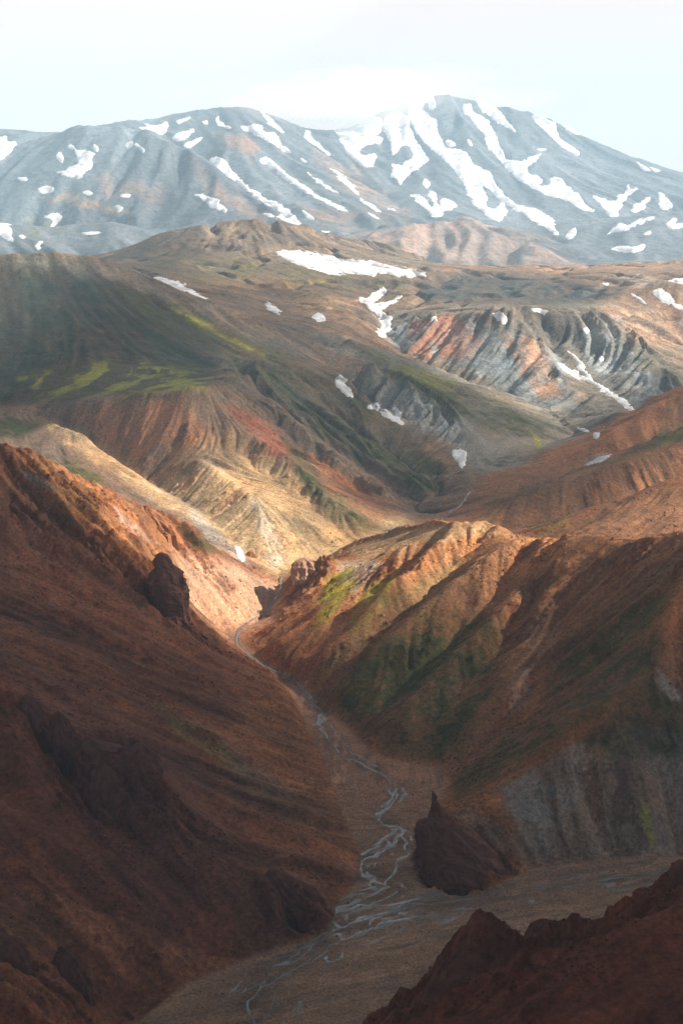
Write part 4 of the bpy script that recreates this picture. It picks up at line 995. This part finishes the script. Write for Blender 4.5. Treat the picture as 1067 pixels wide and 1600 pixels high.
 (P((486, 495), (500, 487), (511, 500), (498, 504)), 2250, 3300, 'tiny snow patch in the second gully between brown knolls', HI),
 (Gz((55, 165), (90, 170), (130, 138), (155, 145), (110, 180), (100, 190), (150, 180), (205, 160), (150, 195), (130, 205), (145, 225), (170, 230), (155, 270), (200, 272), (120, 295), (118, 270), (135, 250), (100, 210), (85, 190)), 2350, 3500, 'branching snow bed at the left end of the coloured scarp', HI),
 (E((72, 425), (115, 362), (165, 385), (150, 430), (188, 505), (140, 485)), 1900, 2500, 'snow bed at the head of the grey gully', HI),
 (E((265, 552), (310, 530), (340, 570), (375, 575), (410, 615), (425, 600), (410, 550), (440, 575), (445, 630), (462, 648), (400, 632), (330, 588)), 1850, 2400, 'forked snow bed below the grey fluted bluff', HI),
 (E((728, 800), (790, 790), (815, 815), (810, 860), (785, 900), (760, 860)), 1650, 2100, 'heart-shaped snow bed low in the grey gully', HI),
 (E((940, 35), (1000, 20), (1045, 50), (1040, 90), (1010, 100), (985, 70)), 2300, 2800, 'snow patch on the rim of the coloured scarp, above its orange stains', SC),
 (E((612, 57), (648, 47), (645, 78), (620, 76)), 2300, 2800, 'tiny snow spot on the grey left part of the coloured scarp', SC),
 (Fz((345, 630), (370, 640), (480, 700), (505, 705), (460, 640), (440, 595), (370, 530), (400, 545), (455, 595), (500, 670), (530, 715), (570, 730), (630, 775), (710, 825), (780, 890), (802, 910), (800, 935), (760, 905), (680, 840), (590, 780), (520, 735), (400, 670)), 1950, 2700, 'long Y-shaped snow gully right of the coloured scarp', SC),
 (Fz((180, 308), (215, 298), (275, 313), (287, 330), (262, 342), (268, 357), (240, 337), (205, 328)), 2300, 2800, 'ragged snow patch on the scarp rim, above the long Y-shaped gully', SC),
 (Fz((483, 425), (505, 413), (527, 435), (505, 452)), 2200, 2800, 'round snow spot on the grey slope above the Y-shaped gully', SC),
 (Fz((573, 590), (590, 575), (605, 600), (585, 607)), 2100, 2800, 'tiny snow spot on the grey slope right of the Y-shaped gully', SC),
 (Fz((755, 213), (800, 233), (862, 285), (820, 268)), 2400, 3300, 'thin snow strip on the pinkish slope at the right', SC),
 (Fz((885, 200), (930, 192), (975, 215), (1010, 255), (1020, 275), (1067, 305), (1110, 335), (1000, 288), (930, 247)), 2400, 3600, 'broad snow tongue near the right edge of the plateau', SC),
 (Fz((935, 128), (1000, 132), (1000, 113), (1067, 122), (1120, 130), (1120, 165), (1010, 152)), 2600, 3800, 'snow patch cut by the right edge, highest on the plateau', SC),
 (Fz((588, 158), (635, 158), (632, 175)), 2600, 3800, 'small flat snow spot on top of the plateau', SC),
 (Fz((445, 1000), (490, 996), (524, 1020), (490, 1022)), 1750, 2300, 'thin snow spot in the ravine under the scarp', SC),
 (Fz((543, 1023), (590, 1028), (567, 1064), (543, 1057)), 1700, 2300, 'blocky snow spot in the ravine beside the russet ridge', SC),
 (P((366, 852), (377, 856), (384, 870), (380, 879), (372, 870)), 1350, 1550, 'small white snow bed at the foot of the ochre hill', None),
 (P((905, 727), (930, 714), (955, 706), (955, 712), (930, 722)), 1500, 1950, 'greyish snow remnant on the russet ridges', None),
]
def rill_at(X, Y):
    near = .5 * (bil(L2, *nidx(X, Y)) + bil(L1, *nidx(X, Y)))
    far = .5 * (bil(FL2, (X - FX0) / FC, (Y - FY0) / FC) + bil(FL1, (X - FX0) / FC, (Y - FY0) / FC))
    return np.clip(np.where(Y > 4700, far, near), -1.5, 1.5)
def biggest(fm):
    """the largest connected piece of a face mask"""
    ny, nx = fm.shape; todo = set(np.flatnonzero(fm.ravel()).tolist()); best = []
    while todo:
        k = todo.pop(); st = [k]; comp = [k]
        while st:
            k = st.pop(); x = k % nx
            for d in ((-1 if x else 0), (1 if x < nx - 1 else 0), -nx, nx):
                if d and k + d in todo:
                    todo.discard(k + d); st.append(k + d); comp.append(k + d)
        if len(comp) > len(best): best = comp
    out = np.zeros(ny * nx, bool); out[best] = True
    return out.reshape(ny, nx)
for poly, y0, y1, label, grp in SNOW:
    a_ = np.array(poly, float); b_ = np.roll(a_, -1, 0)
    poly = np.stack([a_ * .8 + b_ * .2, a_ * .2 + b_ * .8], 1).reshape(-1, 2)
    Pp = np.array(poly); lo = Pp.min(0) - 6; hi = Pp.max(0) + 6
    su = np.arange(lo[0], hi[0] + 2, 2.0); sv = np.arange(lo[1], hi[1] + 2, 2.0)
    UU, VV = np.meshgrid(su, sv)
    R = hit(UU.ravel(), VV.ravel(), y0, y1)
    sd0 = poly_sd(UU.ravel(), VV.ravel(), poly)
    ok = ~np.isnan(R[:, 0]) & (R[:, 1] > y0 * 1.004)
    use = ok & (sd0 > -4)
    if use.sum() < 3:
        print('SNOW MISS', label); continue
    DEP = np.where(ok, R[:, 1], 1e9).reshape(UU.shape)
    ym = float(np.median(R[use, 1])); px = ym / FPX
    q = R[use]
    cx_, cy_ = 1.25 * px, 1.7 * px
    xa, xb = q[:, 0].min() - 2 * px, q[:, 0].max() + 2 * px; ya, yb = q[:, 1].min() - 4 * px, q[:, 1].max() + 4 * px
    nx = int((xb - xa) / cx_) + 2; ny = int((yb - ya) / cy_) + 2
    if nx * ny > 400000:
        f = math.sqrt(nx * ny / 400000); cx_ *= f; cy_ *= f; nx = int((xb - xa) / cx_) + 2; ny = int((yb - ya) / cy_) + 2
    X, Y = np.meshgrid(xa + np.arange(nx) * cx_, ya + np.arange(ny) * cy_)
    Zg = ground_z(X, Y); u, v = project(X, Y, Zg)
    fx, fy = (u - su[0]) / 2.0, (v - sv[0]) / 2.0
    iu = np.clip((fx + .5).astype(int), 0, len(su) - 1); iv = np.clip((fy + .5).astype(int), 0, len(sv) - 1)
    best = np.full(X.shape, 1e9)
    for du in (-1, 0, 1):
        for dv in (-1, 0, 1):
            best = np.minimum(best, np.abs(Y - DEP[np.clip(iv + dv, 0, len(sv) - 1), np.clip(iu + du, 0, len(su) - 1)]))
    vis = best < .02 * Y
    jit = 1.5 if min(hi[0] - lo[0], hi[1] - lo[1]) < 30 else 4.2
    sd = poly_sd(u, v, poly) + jit * (fbm(X / (11 * px), Y / (22 * px), 4, 81, .68) + .45 * rill_at(X, Y)) + .5
    s = np.clip(sd * .33, -1, 1)
    Zs = Zg + s * px * 1.1
    keep = vis & (sd > -3.0)
    fm = keep[:-1, :-1] & keep[1:, :-1] & keep[:-1, 1:] & keep[1:, 1:]
    fm &= (np.maximum.reduce([sd[:-1, :-1], sd[1:, :-1], sd[:-1, 1:], sd[1:, 1:]]) > -2.5)
    fm = biggest(fm)
    idx = np.arange(nx * ny).reshape(ny, nx)
    Q = np.stack([idx[:-1, :-1], idx[:-1, 1:], idx[1:, 1:], idx[1:, :-1]], -1)[fm]
    if len(Q) < 2:
        print('SNOW MISS', label); continue
    used, inv = np.unique(Q, return_inverse=True)
    o = make_mesh('snow_patch', np.stack([X, Y, Zs], -1).reshape(-1, 3)[used], inv.reshape(-1, 4), MAT_SNOW)
    set_props(o, None, label, 'snow', grp)

# ------------------------------------------------------------------ streams
def water_material():
    m = bpy.data.materials.new('silty_water'); m.use_nodes = True
    n, l = m.node_tree.nodes, m.node_tree.links; b = n['Principled BSDF']
    b.inputs['Base Color'].default_value = (.175, .185, .19, 1); b.inputs['Roughness'].default_value = .2; b.inputs['IOR'].default_value = 1.33
    tc = n.new('ShaderNodeTexCoord'); nz = n.new('ShaderNodeTexNoise'); nz.inputs['Scale'].default_value = .8; nz.inputs['Detail'].default_value = 4
    l.new(tc.outputs['Object'], nz.inputs[0])
    bp = n.new('ShaderNodeBump'); bp.inputs['Strength'].default_value = .35; bp.inputs['Distance'].default_value = .4; l.new(nz.outputs[0], bp.inputs['Height']); l.new(bp.outputs[0], b.inputs['Normal'])
    return m
MAT_WATER = water_material()
def ribbon(pts, seed):
    """pts: (u, v, width) along the valley floor -> vertices and quads of a water ribbon"""
    W = np.array([list(atb(u, v)[:2]) + [w] for u, v, w in pts])
    out = []
    for i in range(len(W) - 1):
        p0, p1, p2, p3 = W[max(i - 1, 0)], W[i], W[i + 1], W[min(i + 2, len(W) - 1)]
        n = max(2, int(np.hypot(*(p2 - p1)[:2]) / 1.5))
        for k in range(n):
            t = k / n
            out.append(.5 * (2 * p1 + (p2 - p0) * t + (2 * p0 - 5 * p1 + 4 * p2 - p3) * t * t + (3 * p1 - p0 - 3 * p2 + p3) * t ** 3))
    out.append(W[-1]); O = np.array(out)
    s = np.arange(len(O)) * 1.5
    O[:, 0] += 1.6 * fbm(s / 14, s * 0 + seed, 3, seed); O[:, 1] += 1.6 * fbm(s / 14, s * 0 + seed + 5, 3, seed)
    T = np.gradient(O[:, :2], axis=0); T /= np.linalg.norm(T, axis=1, keepdims=True) + 1e-9
    Nn = np.stack([-T[:, 1], T[:, 0]], -1)
    wd = .8 * O[:, 2] * (1 + 1.1 * fbm(s / 16, s * 0 + 3 * seed, 3, seed + 2)).clip(.2) / 2
    V = []
    for k in (-1, -.5, 0, .5, 1):
        XY = O[:, :2] + Nn * (k * wd)[:, None]
        V.append(np.stack([XY[:, 0], XY[:, 1], ground_z(XY[:, 0], XY[:, 1])], -1))
    V = np.stack(V, 1)
    zc = V[:, :, 2].max(1) + .12; V[:, :, 2] = zc[:, None]
    V[:, 0, 2] -= .02; V[:, 4, 2] -= .02
    n = len(O); idx = np.arange(n * 5).reshape(n, 5)
    Q = np.stack([idx[:-1, :-1], idx[:-1, 1:], idx[1:, 1:], idx[1:, :-1]], -1).reshape(-1, 4)
    return V.reshape(-1, 3), Q
def water(name, lines):
    VV, QQ, k = [], [], 0
    for i, pts in enumerate(lines):
        V, Q = ribbon(pts, i + 3); V[:, 2] += .01 * i
        VV.append(V); QQ.append(Q + k); k += len(V)
    set_props(make_mesh(name, np.concatenate(VV), np.concatenate(QQ), MAT_WATER), 'structure')
def wl_(w, *p): return [(a, b, w) for a, b in p]
def braids(name, spines, x0, x1, y0, y1, c, seed):
    """a shallow sheet of water that splits round gravel bars: spines are (reach of the braids, strength, points)"""
    nx = int((x1 - x0) / c) + 1; ny = int((y1 - y0) / c) + 1
    X, Y = np.meshgrid(x0 + np.arange(nx) * c, y0 + np.arange(ny) * c)
    Zg = ground_z(X, Y)
    wx = X + 5 * fbm(X / 22, Y / 22, 3, seed) + 1.5 * fbm(X / 6, Y / 6, 2, seed + 1); wy = Y + 5 * fbm(X / 22 + 7, Y / 22, 3, seed + 2) + 1.5 * fbm(X / 6, Y / 6 + 4, 2, seed + 3)
    F = np.full(X.shape, -9.0)
    for reach, core, pts in spines:
        W = np.array([atb(u, v)[:2] for u, v in pts])
        d2 = np.full(X.shape, 1e18); tx = np.zeros(X.shape); ty = np.zeros(X.shape); sl = np.zeros(X.shape); acc = 0.0; side = np.zeros(X.shape)
        for a, b in zip(W[:-1], W[1:]):
            e = b - a; L = np.hypot(*e)
            t = np.clip(((wx - a[0]) * e[0] + (wy - a[1]) * e[1]) / (L * L), 0, 1)
            dx = wx - a[0] - t * e[0]; dy = wy - a[1] - t * e[1]; dd = dx * dx + dy * dy
            m = dd < d2
            d2 = np.where(m, dd, d2); sl = np.where(m, acc + t * L, sl); side = np.where(m, (e[0] * dy - e[1] * dx) / L, side); acc += L
        d = np.sqrt(d2)
        main = core * (1 + .8 * fbm(sl / 18, sl * 0 + seed, 3, seed + 5)) - d
        if reach > 0:
            n_ = np.abs(fbm(sl / 34 + .5 * fbm(sl / 15, side / 8, 2, seed + 8), side / 6.5, 2, seed + 6))
            br = (.085 - n_) * 9 - np.clip((d - reach) * .35, 0, 9) - .25 * (vnoise(sl / 25, side / 20, 2) < -.1)
            main = np.maximum(main, br)
        F = np.maximum(F, main)
    F -= 40 * (sstep(.5, .75, bil(gravSoft, *nidx(X, Y))) < .5) * (Y < 1240)
    Zw = Zg + np.clip(F * .35, -.35, .10)
    keep = F > -1.6
    fm = (keep[:-1, :-1] & keep[1:, :-1] & keep[:-1, 1:] & keep[1:, 1:])
    fm &= np.maximum.reduce([F[:-1, :-1], F[1:, :-1], F[:-1, 1:], F[1:, 1:]]) > -.7
    idx = np.arange(nx * ny).reshape(ny, nx)
    Q = np.stack([idx[:-1, :-1], idx[:-1, 1:], idx[1:, 1:], idx[1:, :-1]], -1)[fm]
    used, inv = np.unique(Q, return_inverse=True)
    return set_props(make_mesh(name, np.stack([X, Y, Zw], -1).reshape(-1, 3)[used], inv.reshape(-1, 4), MAT_WATER), 'structure')
braids('stream', [
 (6.0, .8, [(470, 1076), (497, 1100), (506, 1115), (500, 1132), (512, 1152), (526, 1170), (548, 1186), (578, 1200), (602, 1215), (620, 1232), (612, 1250), (592, 1268), (592, 1280), (615, 1292), (632, 1300)]),
 (9.0, 1.1, [(632, 1300), (620, 1315), (590, 1332), (570, 1350), (570, 1366), (592, 1378), (608, 1388), (580, 1402), (550, 1412), (526, 1420), (521, 1436), (525, 1450)]),
 (0, .75, [(632, 1300), (641, 1315), (630, 1335), (614, 1345), (612, 1362), (602, 1382)]),
 (0, .5, [(506, 1118), (520, 1140), (540, 1165), (575, 1192), (600, 1205)]),
], -60, 70, 735, 1130, .8, 4)
braids('braided_river', [
 (20.0, .5, [(1100, 1362), (1000, 1372), (930, 1376), (860, 1386), (790, 1396), (730, 1406), (680, 1408), (620, 1412), (575, 1416), (528, 1424)]),
 (26.0, .7, [(660, 1410), (600, 1424), (550, 1436), (525, 1452), (490, 1470), (455, 1496), (428, 1512), (405, 1545), (388, 1585), (380, 1640)]),
 (12.0, .5, [(620, 1432), (575, 1450), (530, 1470), (505, 1490), (470, 1510), (430, 1535), (395, 1550)]),
], -110, 230, 560, 830, .8, 11)
water('mountain_brook', [wl_(2.4, (441, 905), (437, 925), (428, 942), (412, 960), (392, 973), (372, 990), (372, 1008), (390, 1028), (420, 1045), (450, 1060), (475, 1080))])
water('upper_stream', [wl_(3.0, (735, 768), (722, 783), (708, 797), (690, 808), (668, 818), (648, 824), (600, 835))])

# ------------------------------------------------------------------ standing rocks
def rock_material(name, col):
    m = bpy.data.materials.new(name); m.use_nodes = True
    n, l = m.node_tree.nodes, m.node_tree.links; b = n['Principled BSDF']
    b.inputs['Roughness'].default_value = .9; b.inputs['Specular IOR Level'].default_value = .2
    tc = n.new('ShaderNodeTexCoord')
    nz = n.new('ShaderNodeTexNoise'); nz.inputs['Scale'].default_value = .25; nz.inputs['Detail'].default_value = 8; nz.inputs['Roughness'].default_value = .65
    mp = n.new('ShaderNodeMapping'); mp.inputs['Scale'].default_value = (1, 1, .45); l.new(tc.outputs['Object'], mp.inputs[0]); l.new(mp.outputs[0], nz.inputs[0])
    rp = n.new('ShaderNodeValToRGB'); rp.color_ramp.elements[0].position = .3; rp.color_ramp.elements[1].position = .7
    rp.color_ramp.elements[0].color = tuple(c * .5 for c in col) + (1,); rp.color_ramp.elements[1].color = tuple(c * 1.35 for c in col) + (1,)
    l.new(nz.outputs[0], rp.inputs[0]); l.new(rp.outputs[0], b.inputs['Base Color'])
    bp = n.new('ShaderNodeBump'); bp.inputs['Strength'].default_value = .7; bp.inputs['Distance'].default_value = 1.5; l.new(nz.outputs[0], bp.inputs['Height']); l.new(bp.outputs[0], b.inputs['Normal'])
    return m
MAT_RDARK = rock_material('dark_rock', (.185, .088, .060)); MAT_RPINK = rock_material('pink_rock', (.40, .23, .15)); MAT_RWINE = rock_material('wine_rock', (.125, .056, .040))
MAT_RORANGE = rock_material('orange_rock', (.30, .13, .06))
def rock(name, rows, Yt, Yb, deep, mat, label, seed, rough=.22, cat='rock', grp=None, nseg=36, sink=0.3):
    """a standing rock from its width at successive heights: rows of (v, left u, right u), top first"""
    rows = np.array(rows, float)
    n = max(24, int((rows[-1, 0] - rows[0, 0]) * .7))
    vv = np.linspace(rows[0, 0], rows[-1, 0], n)
    L = np.interp(vv, rows[:, 0], rows[:, 1]); Rr = np.interp(vv, rows[:, 0], rows[:, 2])
    V = []; 
    for i, (v, a, b) in enumerate(zip(vv, L, Rr)):
        t = i / (n - 1); Y = Yt + (Yb - Yt) * t
        x0, _, z = at(a, v, Y); x1, _, _ = at(b, v, Y)
        r = (x1 - x0) / 2; cx = (x0 + x1) / 2
        th = np.arange(nseg) / nseg * 2 * math.pi
        arc = th * 2.2
        crk = ridged(np.cos(th) * 2.3 + seed + z / 60, np.sin(th) * 2.3 + z / 45, 2, seed)
        nn = crk * .9 + fbm(np.cos(th) * 2 + seed, np.sin(th) * 2 + np.floor(z / 6 + np.cos(th * 2)) * .9, 2, seed + 4) * .9 + fbm(np.cos(th) * 5 + seed, np.sin(th) * 5 + z / 4, 3, seed + 2) * .8
        k = 1 + rough * nn
        V.append(np.stack([cx + r * k * np.cos(th), Y + r * deep * k * np.sin(th), np.full(nseg, z) + .5 * r * .2 * fbm(np.cos(th) * 2, np.sin(th) * 2 + z / 6, 2, seed)], -1))
    # foot carried down into the slope
    foot = V[-1].copy(); foot[:, 2] -= 14; c = foot.mean(0); foot[:, :2] = c[:2] + (foot[:, :2] - c[:2]) * 1.12; V.append(foot)
    V = np.array(V); m = len(V)
    top = V[0].mean(0) + np.array([0, 0, .6])
    idx = np.arange(m * nseg).reshape(m, nseg); nxt = np.roll(idx, -1, 1)
    Q = np.stack([idx[:-1], idx[1:], nxt[1:], nxt[:-1]], -1).reshape(-1, 4)
    T = np.stack([np.full(nseg, m * nseg), idx[0], nxt[0]], -1)
    tri = np.concatenate([Q[:, [0, 1, 2]], Q[:, [0, 2, 3]], T])
    o = make_mesh(name, np.concatenate([V.reshape(-1, 3), top[None]]), tri, mat, smooth=False, tri=True)
    set_props(o, None, label, cat, grp)
    return o
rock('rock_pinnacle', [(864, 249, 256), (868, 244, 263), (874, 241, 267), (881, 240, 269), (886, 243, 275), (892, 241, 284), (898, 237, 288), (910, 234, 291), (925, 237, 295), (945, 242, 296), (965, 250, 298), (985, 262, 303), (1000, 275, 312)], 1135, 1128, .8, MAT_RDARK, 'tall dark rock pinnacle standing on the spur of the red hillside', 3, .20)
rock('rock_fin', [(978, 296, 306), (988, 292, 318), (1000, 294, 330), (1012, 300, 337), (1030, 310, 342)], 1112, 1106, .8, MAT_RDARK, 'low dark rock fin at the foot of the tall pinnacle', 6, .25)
rock('rock_gate', [(872, 470, 478), (876, 463, 496), (884, 459, 505), (896, 458, 510), (910, 459, 506), (925, 462, 496), (940, 466, 484)], 1318, 1300, .8, MAT_RPINK, 'pinkish craggy rock at the sunlit narrows of the stream', 9, .26)
rock('rock_stack', [(952, 424, 428), (957, 419, 436), (966, 417, 440), (976, 419, 436)], 1300, 1296, .8, MAT_RPINK, 'small pink rock beside the stream under the craggy narrows rock', 10, .25)
rock('rock_spire', [(1236, 675, 677), (1241, 674.5, 681), (1245, 674.5, 683), (1250, 674.5, 682), (1256, 674, 686), (1265, 673, 689), (1276, 667, 694)], 826, 822, .6, MAT_RWINE, 'thin dark rock spire above the stream mouth', 12, .16)
rock('rock_bluff', [(1279, 664, 692), (1285, 652, 702), (1295, 651, 714), (1320, 654, 732), (1350, 655, 752), (1375, 660, 768), (1394, 684, 772)], 818, 794, .5, MAT_RWINE, 'big dark rock bluff where the stream meets the gravel plain', 15, .16)
rock('boulder', [(1389, 998, 1016), (1394, 991, 1021), (1401, 989, 1022), (1410, 990, 1016)], 470, 468, .9, MAT_RWINE, 'lone dark boulder on the crest of the nearest ridge', 18, .22)
rock('rock_crag', [(1345, 1058, 1072), (1356, 1050, 1085), (1372, 1045, 1095), (1395, 1036, 1100)], 474, 468, .8, MAT_RWINE, 'dark crag cut by the right edge on the nearest ridge', 20, .22)
rock('rock_crag', [(1452, 742, 747), (1462, 733, 757), (1478, 722, 772), (1496, 712, 786), (1520, 700, 796)], 446, 430, .6, MAT_RWINE, 'pointed dark crag rising highest from the left part of the nearest ridge', 22, .20)
rock('rock_crag', [(1437, 842, 856), (1444, 830, 872), (1456, 824, 890), (1474, 821, 905), (1490, 822, 910)], 456, 446, .6, MAT_RWINE, 'blunt dark crag in the middle of the nearest ridge', 25, .20)
rock('rock_crag', [(1540, 938, 943), (1552, 930, 952), (1575, 918, 965), (1610, 902, 978)], 398, 385, .6, MAT_RWINE, 'low dark crag at the bottom edge, in front of the nearest ridge', 27, .20)
rock('rock_crag', [(1162, 212, 222), (1170, 205, 236), (1185, 203, 245), (1205, 202, 250), (1235, 204, 258), (1265, 212, 266)], 812, 800, .6, MAT_RWINE, 'rounded dark crag at the right end of the crag row on the red slope', 30, .24)
rock('rock_crag', [(1152, 134, 140), (1160, 131, 158), (1168, 130, 190), (1195, 132, 192), (1240, 140, 196), (1280, 150, 200)], 822, 806, .5, MAT_RWINE, 'broad dark crag in the middle of the crag row on the red slope', 33, .24)
rock('rock_crag', [(1112, 88, 94), (1122, 84, 104), (1140, 82, 114), (1165, 84, 118), (1190, 90, 120)], 838, 828, .6, MAT_RWINE, 'narrow dark crag at the upper left of the crag row', 36, .24)
rock('rock_crag', [(1228, 10, 22), (1240, 4, 38), (1262, 0, 44), (1290, 2, 48)], 790, 780, .6, MAT_RWINE, 'dark crag by the left edge, below the crag row', 39, .24)
rock('rock_crag', [(1358, 420, 430), (1366, 416, 448), (1380, 414, 470), (1400, 418, 500), (1430, 430, 518), (1450, 440, 520)], 758, 744, .5, MAT_RWINE, 'dark rock nose where the red slope meets the gravel', 42, .18)
rock('rock_crag', [(862, 388, 396), (870, 384, 404), (880, 382, 410), (892, 388, 412)], 1436, 1428, .8, MAT_RORANGE, 'small orange outcrop below the ochre fan, beside the snow bed', 45, .25)
rock('rock_crag', [(802, 188, 194), (812, 178, 204), (826, 176, 208), (845, 180, 206)], 1262, 1256, .7, MAT_RORANGE, 'rounded brown crag on the orange slope above the pinnacle', 48, .24)
rock('rock_crag', [(790, 226, 234), (800, 222, 246), (815, 222, 262), (835, 228, 272)], 1284, 1276, .6, MAT_RORANGE, 'orange crag on the crest line above the pinnacle', 51, .24)
rock('rock_crag', [(736, 92, 100), (750, 88, 106), (775, 88, 104), (800, 90, 100)], 1252, 1242, .6, MAT_RDARK, 'dark vertical crag in the upper orange slope', 54, .24)
rock('rock_crag', [(698, 0, 10), (708, -4, 16), (724, -6, 18), (742, -4, 20)], 1240, 1234, .7, MAT_RDARK, 'dark crag at the left edge on the crest of the red hillside', 57, .24)
rock('rock_buttress', [(1286, 702, 716), (1296, 700, 734), (1312, 702, 752), (1335, 706, 776), (1360, 716, 798), (1384, 728, 806)], 832, 808, .6, MAT_RDARK, 'brown rock buttress joining the dark bluff to the grey cliff', 60, .2)
RW = 'crags on the red slope'
rock('rock_crag', [(1288, 262, 268), (1296, 258, 282), (1312, 258, 300), (1340, 266, 318), (1360, 280, 326)], 784, 772, .5, MAT_RWINE, 'low crag stepping down right of the crag row toward the gravel', 62, .24, grp=RW)
rock('rock_crag', [(1196, 160, 168), (1210, 152, 180), (1240, 150, 190), (1290, 158, 198), (1330, 168, 206)], 800, 784, .5, MAT_RWINE, 'long crag rib hanging below the middle of the crag row', 64, .26, grp=RW)
rock('rock_crag', [(1085, 40, 46), (1095, 34, 58), (1115, 32, 70), (1140, 36, 78)], 846, 838, .6, MAT_RWINE, 'small jagged crag between the left edge and the narrow crag', 66, .26, grp=RW)
rock('rock_crag', [(1462, 8, 16), (1475, 2, 34), (1505, -4, 52), (1540, -6, 60)], 640, 628, .6, MAT_RWINE, 'dark crag by the left edge near the bottom', 68, .24, grp=RW)
rock('rock_crag', [(1480, 92, 98), (1492, 86, 116), (1515, 84, 132), (1550, 90, 142)], 660, 648, .5, MAT_RWINE, 'dark crag near the bottom, above the edge of the gravel', 70, .24, grp=RW)
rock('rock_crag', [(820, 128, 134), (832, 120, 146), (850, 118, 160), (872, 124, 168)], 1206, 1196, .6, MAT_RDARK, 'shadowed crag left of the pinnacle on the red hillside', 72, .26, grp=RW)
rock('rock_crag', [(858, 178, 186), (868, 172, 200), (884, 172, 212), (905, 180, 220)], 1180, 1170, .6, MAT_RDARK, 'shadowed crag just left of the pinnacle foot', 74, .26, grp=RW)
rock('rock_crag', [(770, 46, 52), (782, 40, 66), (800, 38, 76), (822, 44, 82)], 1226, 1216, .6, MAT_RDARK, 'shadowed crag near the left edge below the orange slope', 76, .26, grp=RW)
rock('rock_crag', [(1506, 690, 696), (1516, 682, 706), (1535, 672, 722), (1565, 660, 736)], 440, 428, .6, MAT_RWINE, 'lower left crag shoulder of the nearest ridge', 78, .22)
rock('rock_crag', [(1392, 1016, 1024), (1400, 1008, 1036), (1412, 1000, 1048), (1428, 996, 1054)], 462, 454, .6, MAT_RWINE, 'small crag below the right edge crag of the nearest ridge', 80, .24)

# ------------------------------------------------------------------ loose stones and tufts on the near ground
def scatter(name, n, y0, y1, size, seed, flat=.75, lo=.45, hi=1.7):
    r = np.random.default_rng(seed)
    Y = y0 * (y1 / y0) ** r.random(n); X = (r.random(n) * 2 - 1) * (.262 * Y + 20)
    H, gx0, gy0, c = HT['near']; C = HC['near']
    fx, fy = (X - gx0) / c, (Y - gy0) / c
    keep = (fbm(X / 30, Y / 30, 3, 101) + .25 * bil(L2, *nidx(X, Y)) > -.05 + .4 * r.random(n)) & ((bil(gravSoft, *nidx(X, Y)) < .3) | (r.random(n) < .06))
    X, Y, fx, fy = X[keep], Y[keep], fx[keep], fy[keep]; n = len(X)
    Zg = bil(H, fx, fy)
    col = C[np.clip(fy + .5, 0, C.shape[0] - 1).astype(int), np.clip(fx + .5, 0, C.shape[1] - 1).astype(int)] * (lo + (hi - lo) * r.random((n, 1)) ** 1.6)
    s = size * (.35 + .65 * r.random(n) ** 2.5) * (.45 + .75 * Y / 1000)
    B0 = np.array([(1, 0, 0), (.2, 1, 0), (-1, .1, 0), (-.1, -1, 0), (.1, .1, 1), (0, 0, -.7)])
    T0 = np.array([(0, 1, 4), (1, 2, 4), (2, 3, 4), (3, 0, 4), (1, 0, 5), (2, 1, 5), (3, 2, 5), (0, 3, 5)])
    V = B0[None] * (1 + .45 * (r.random((n, 6, 3)) - .5)) + .2 * (r.random((n, 6, 3)) - .5)
    a = r.random(n) * 6.283; ca, sa = np.cos(a)[:, None], np.sin(a)[:, None]
    V = np.stack([V[..., 0] * ca - V[..., 1] * sa, V[..., 0] * sa + V[..., 1] * ca, V[..., 2] * flat], -1) * s[:, None, None]
    V += np.stack([X, Y, Zg], -1)[:, None]
    T = (T0[None] + 6 * np.arange(n)[:, None, None]).reshape(-1, 3)
    o = make_mesh(name, V.reshape(-1, 3), T, MAT_NEAR, np.repeat(np.clip(col, .012, .7), 6, 0), smooth=False, tri=True)
    return set_props(o, 'stuff')
scatter('loose_stones', 46000, 385, 1500, 1.25, 41)
scatter('scree', 30000, 340, 900, .75, 43)
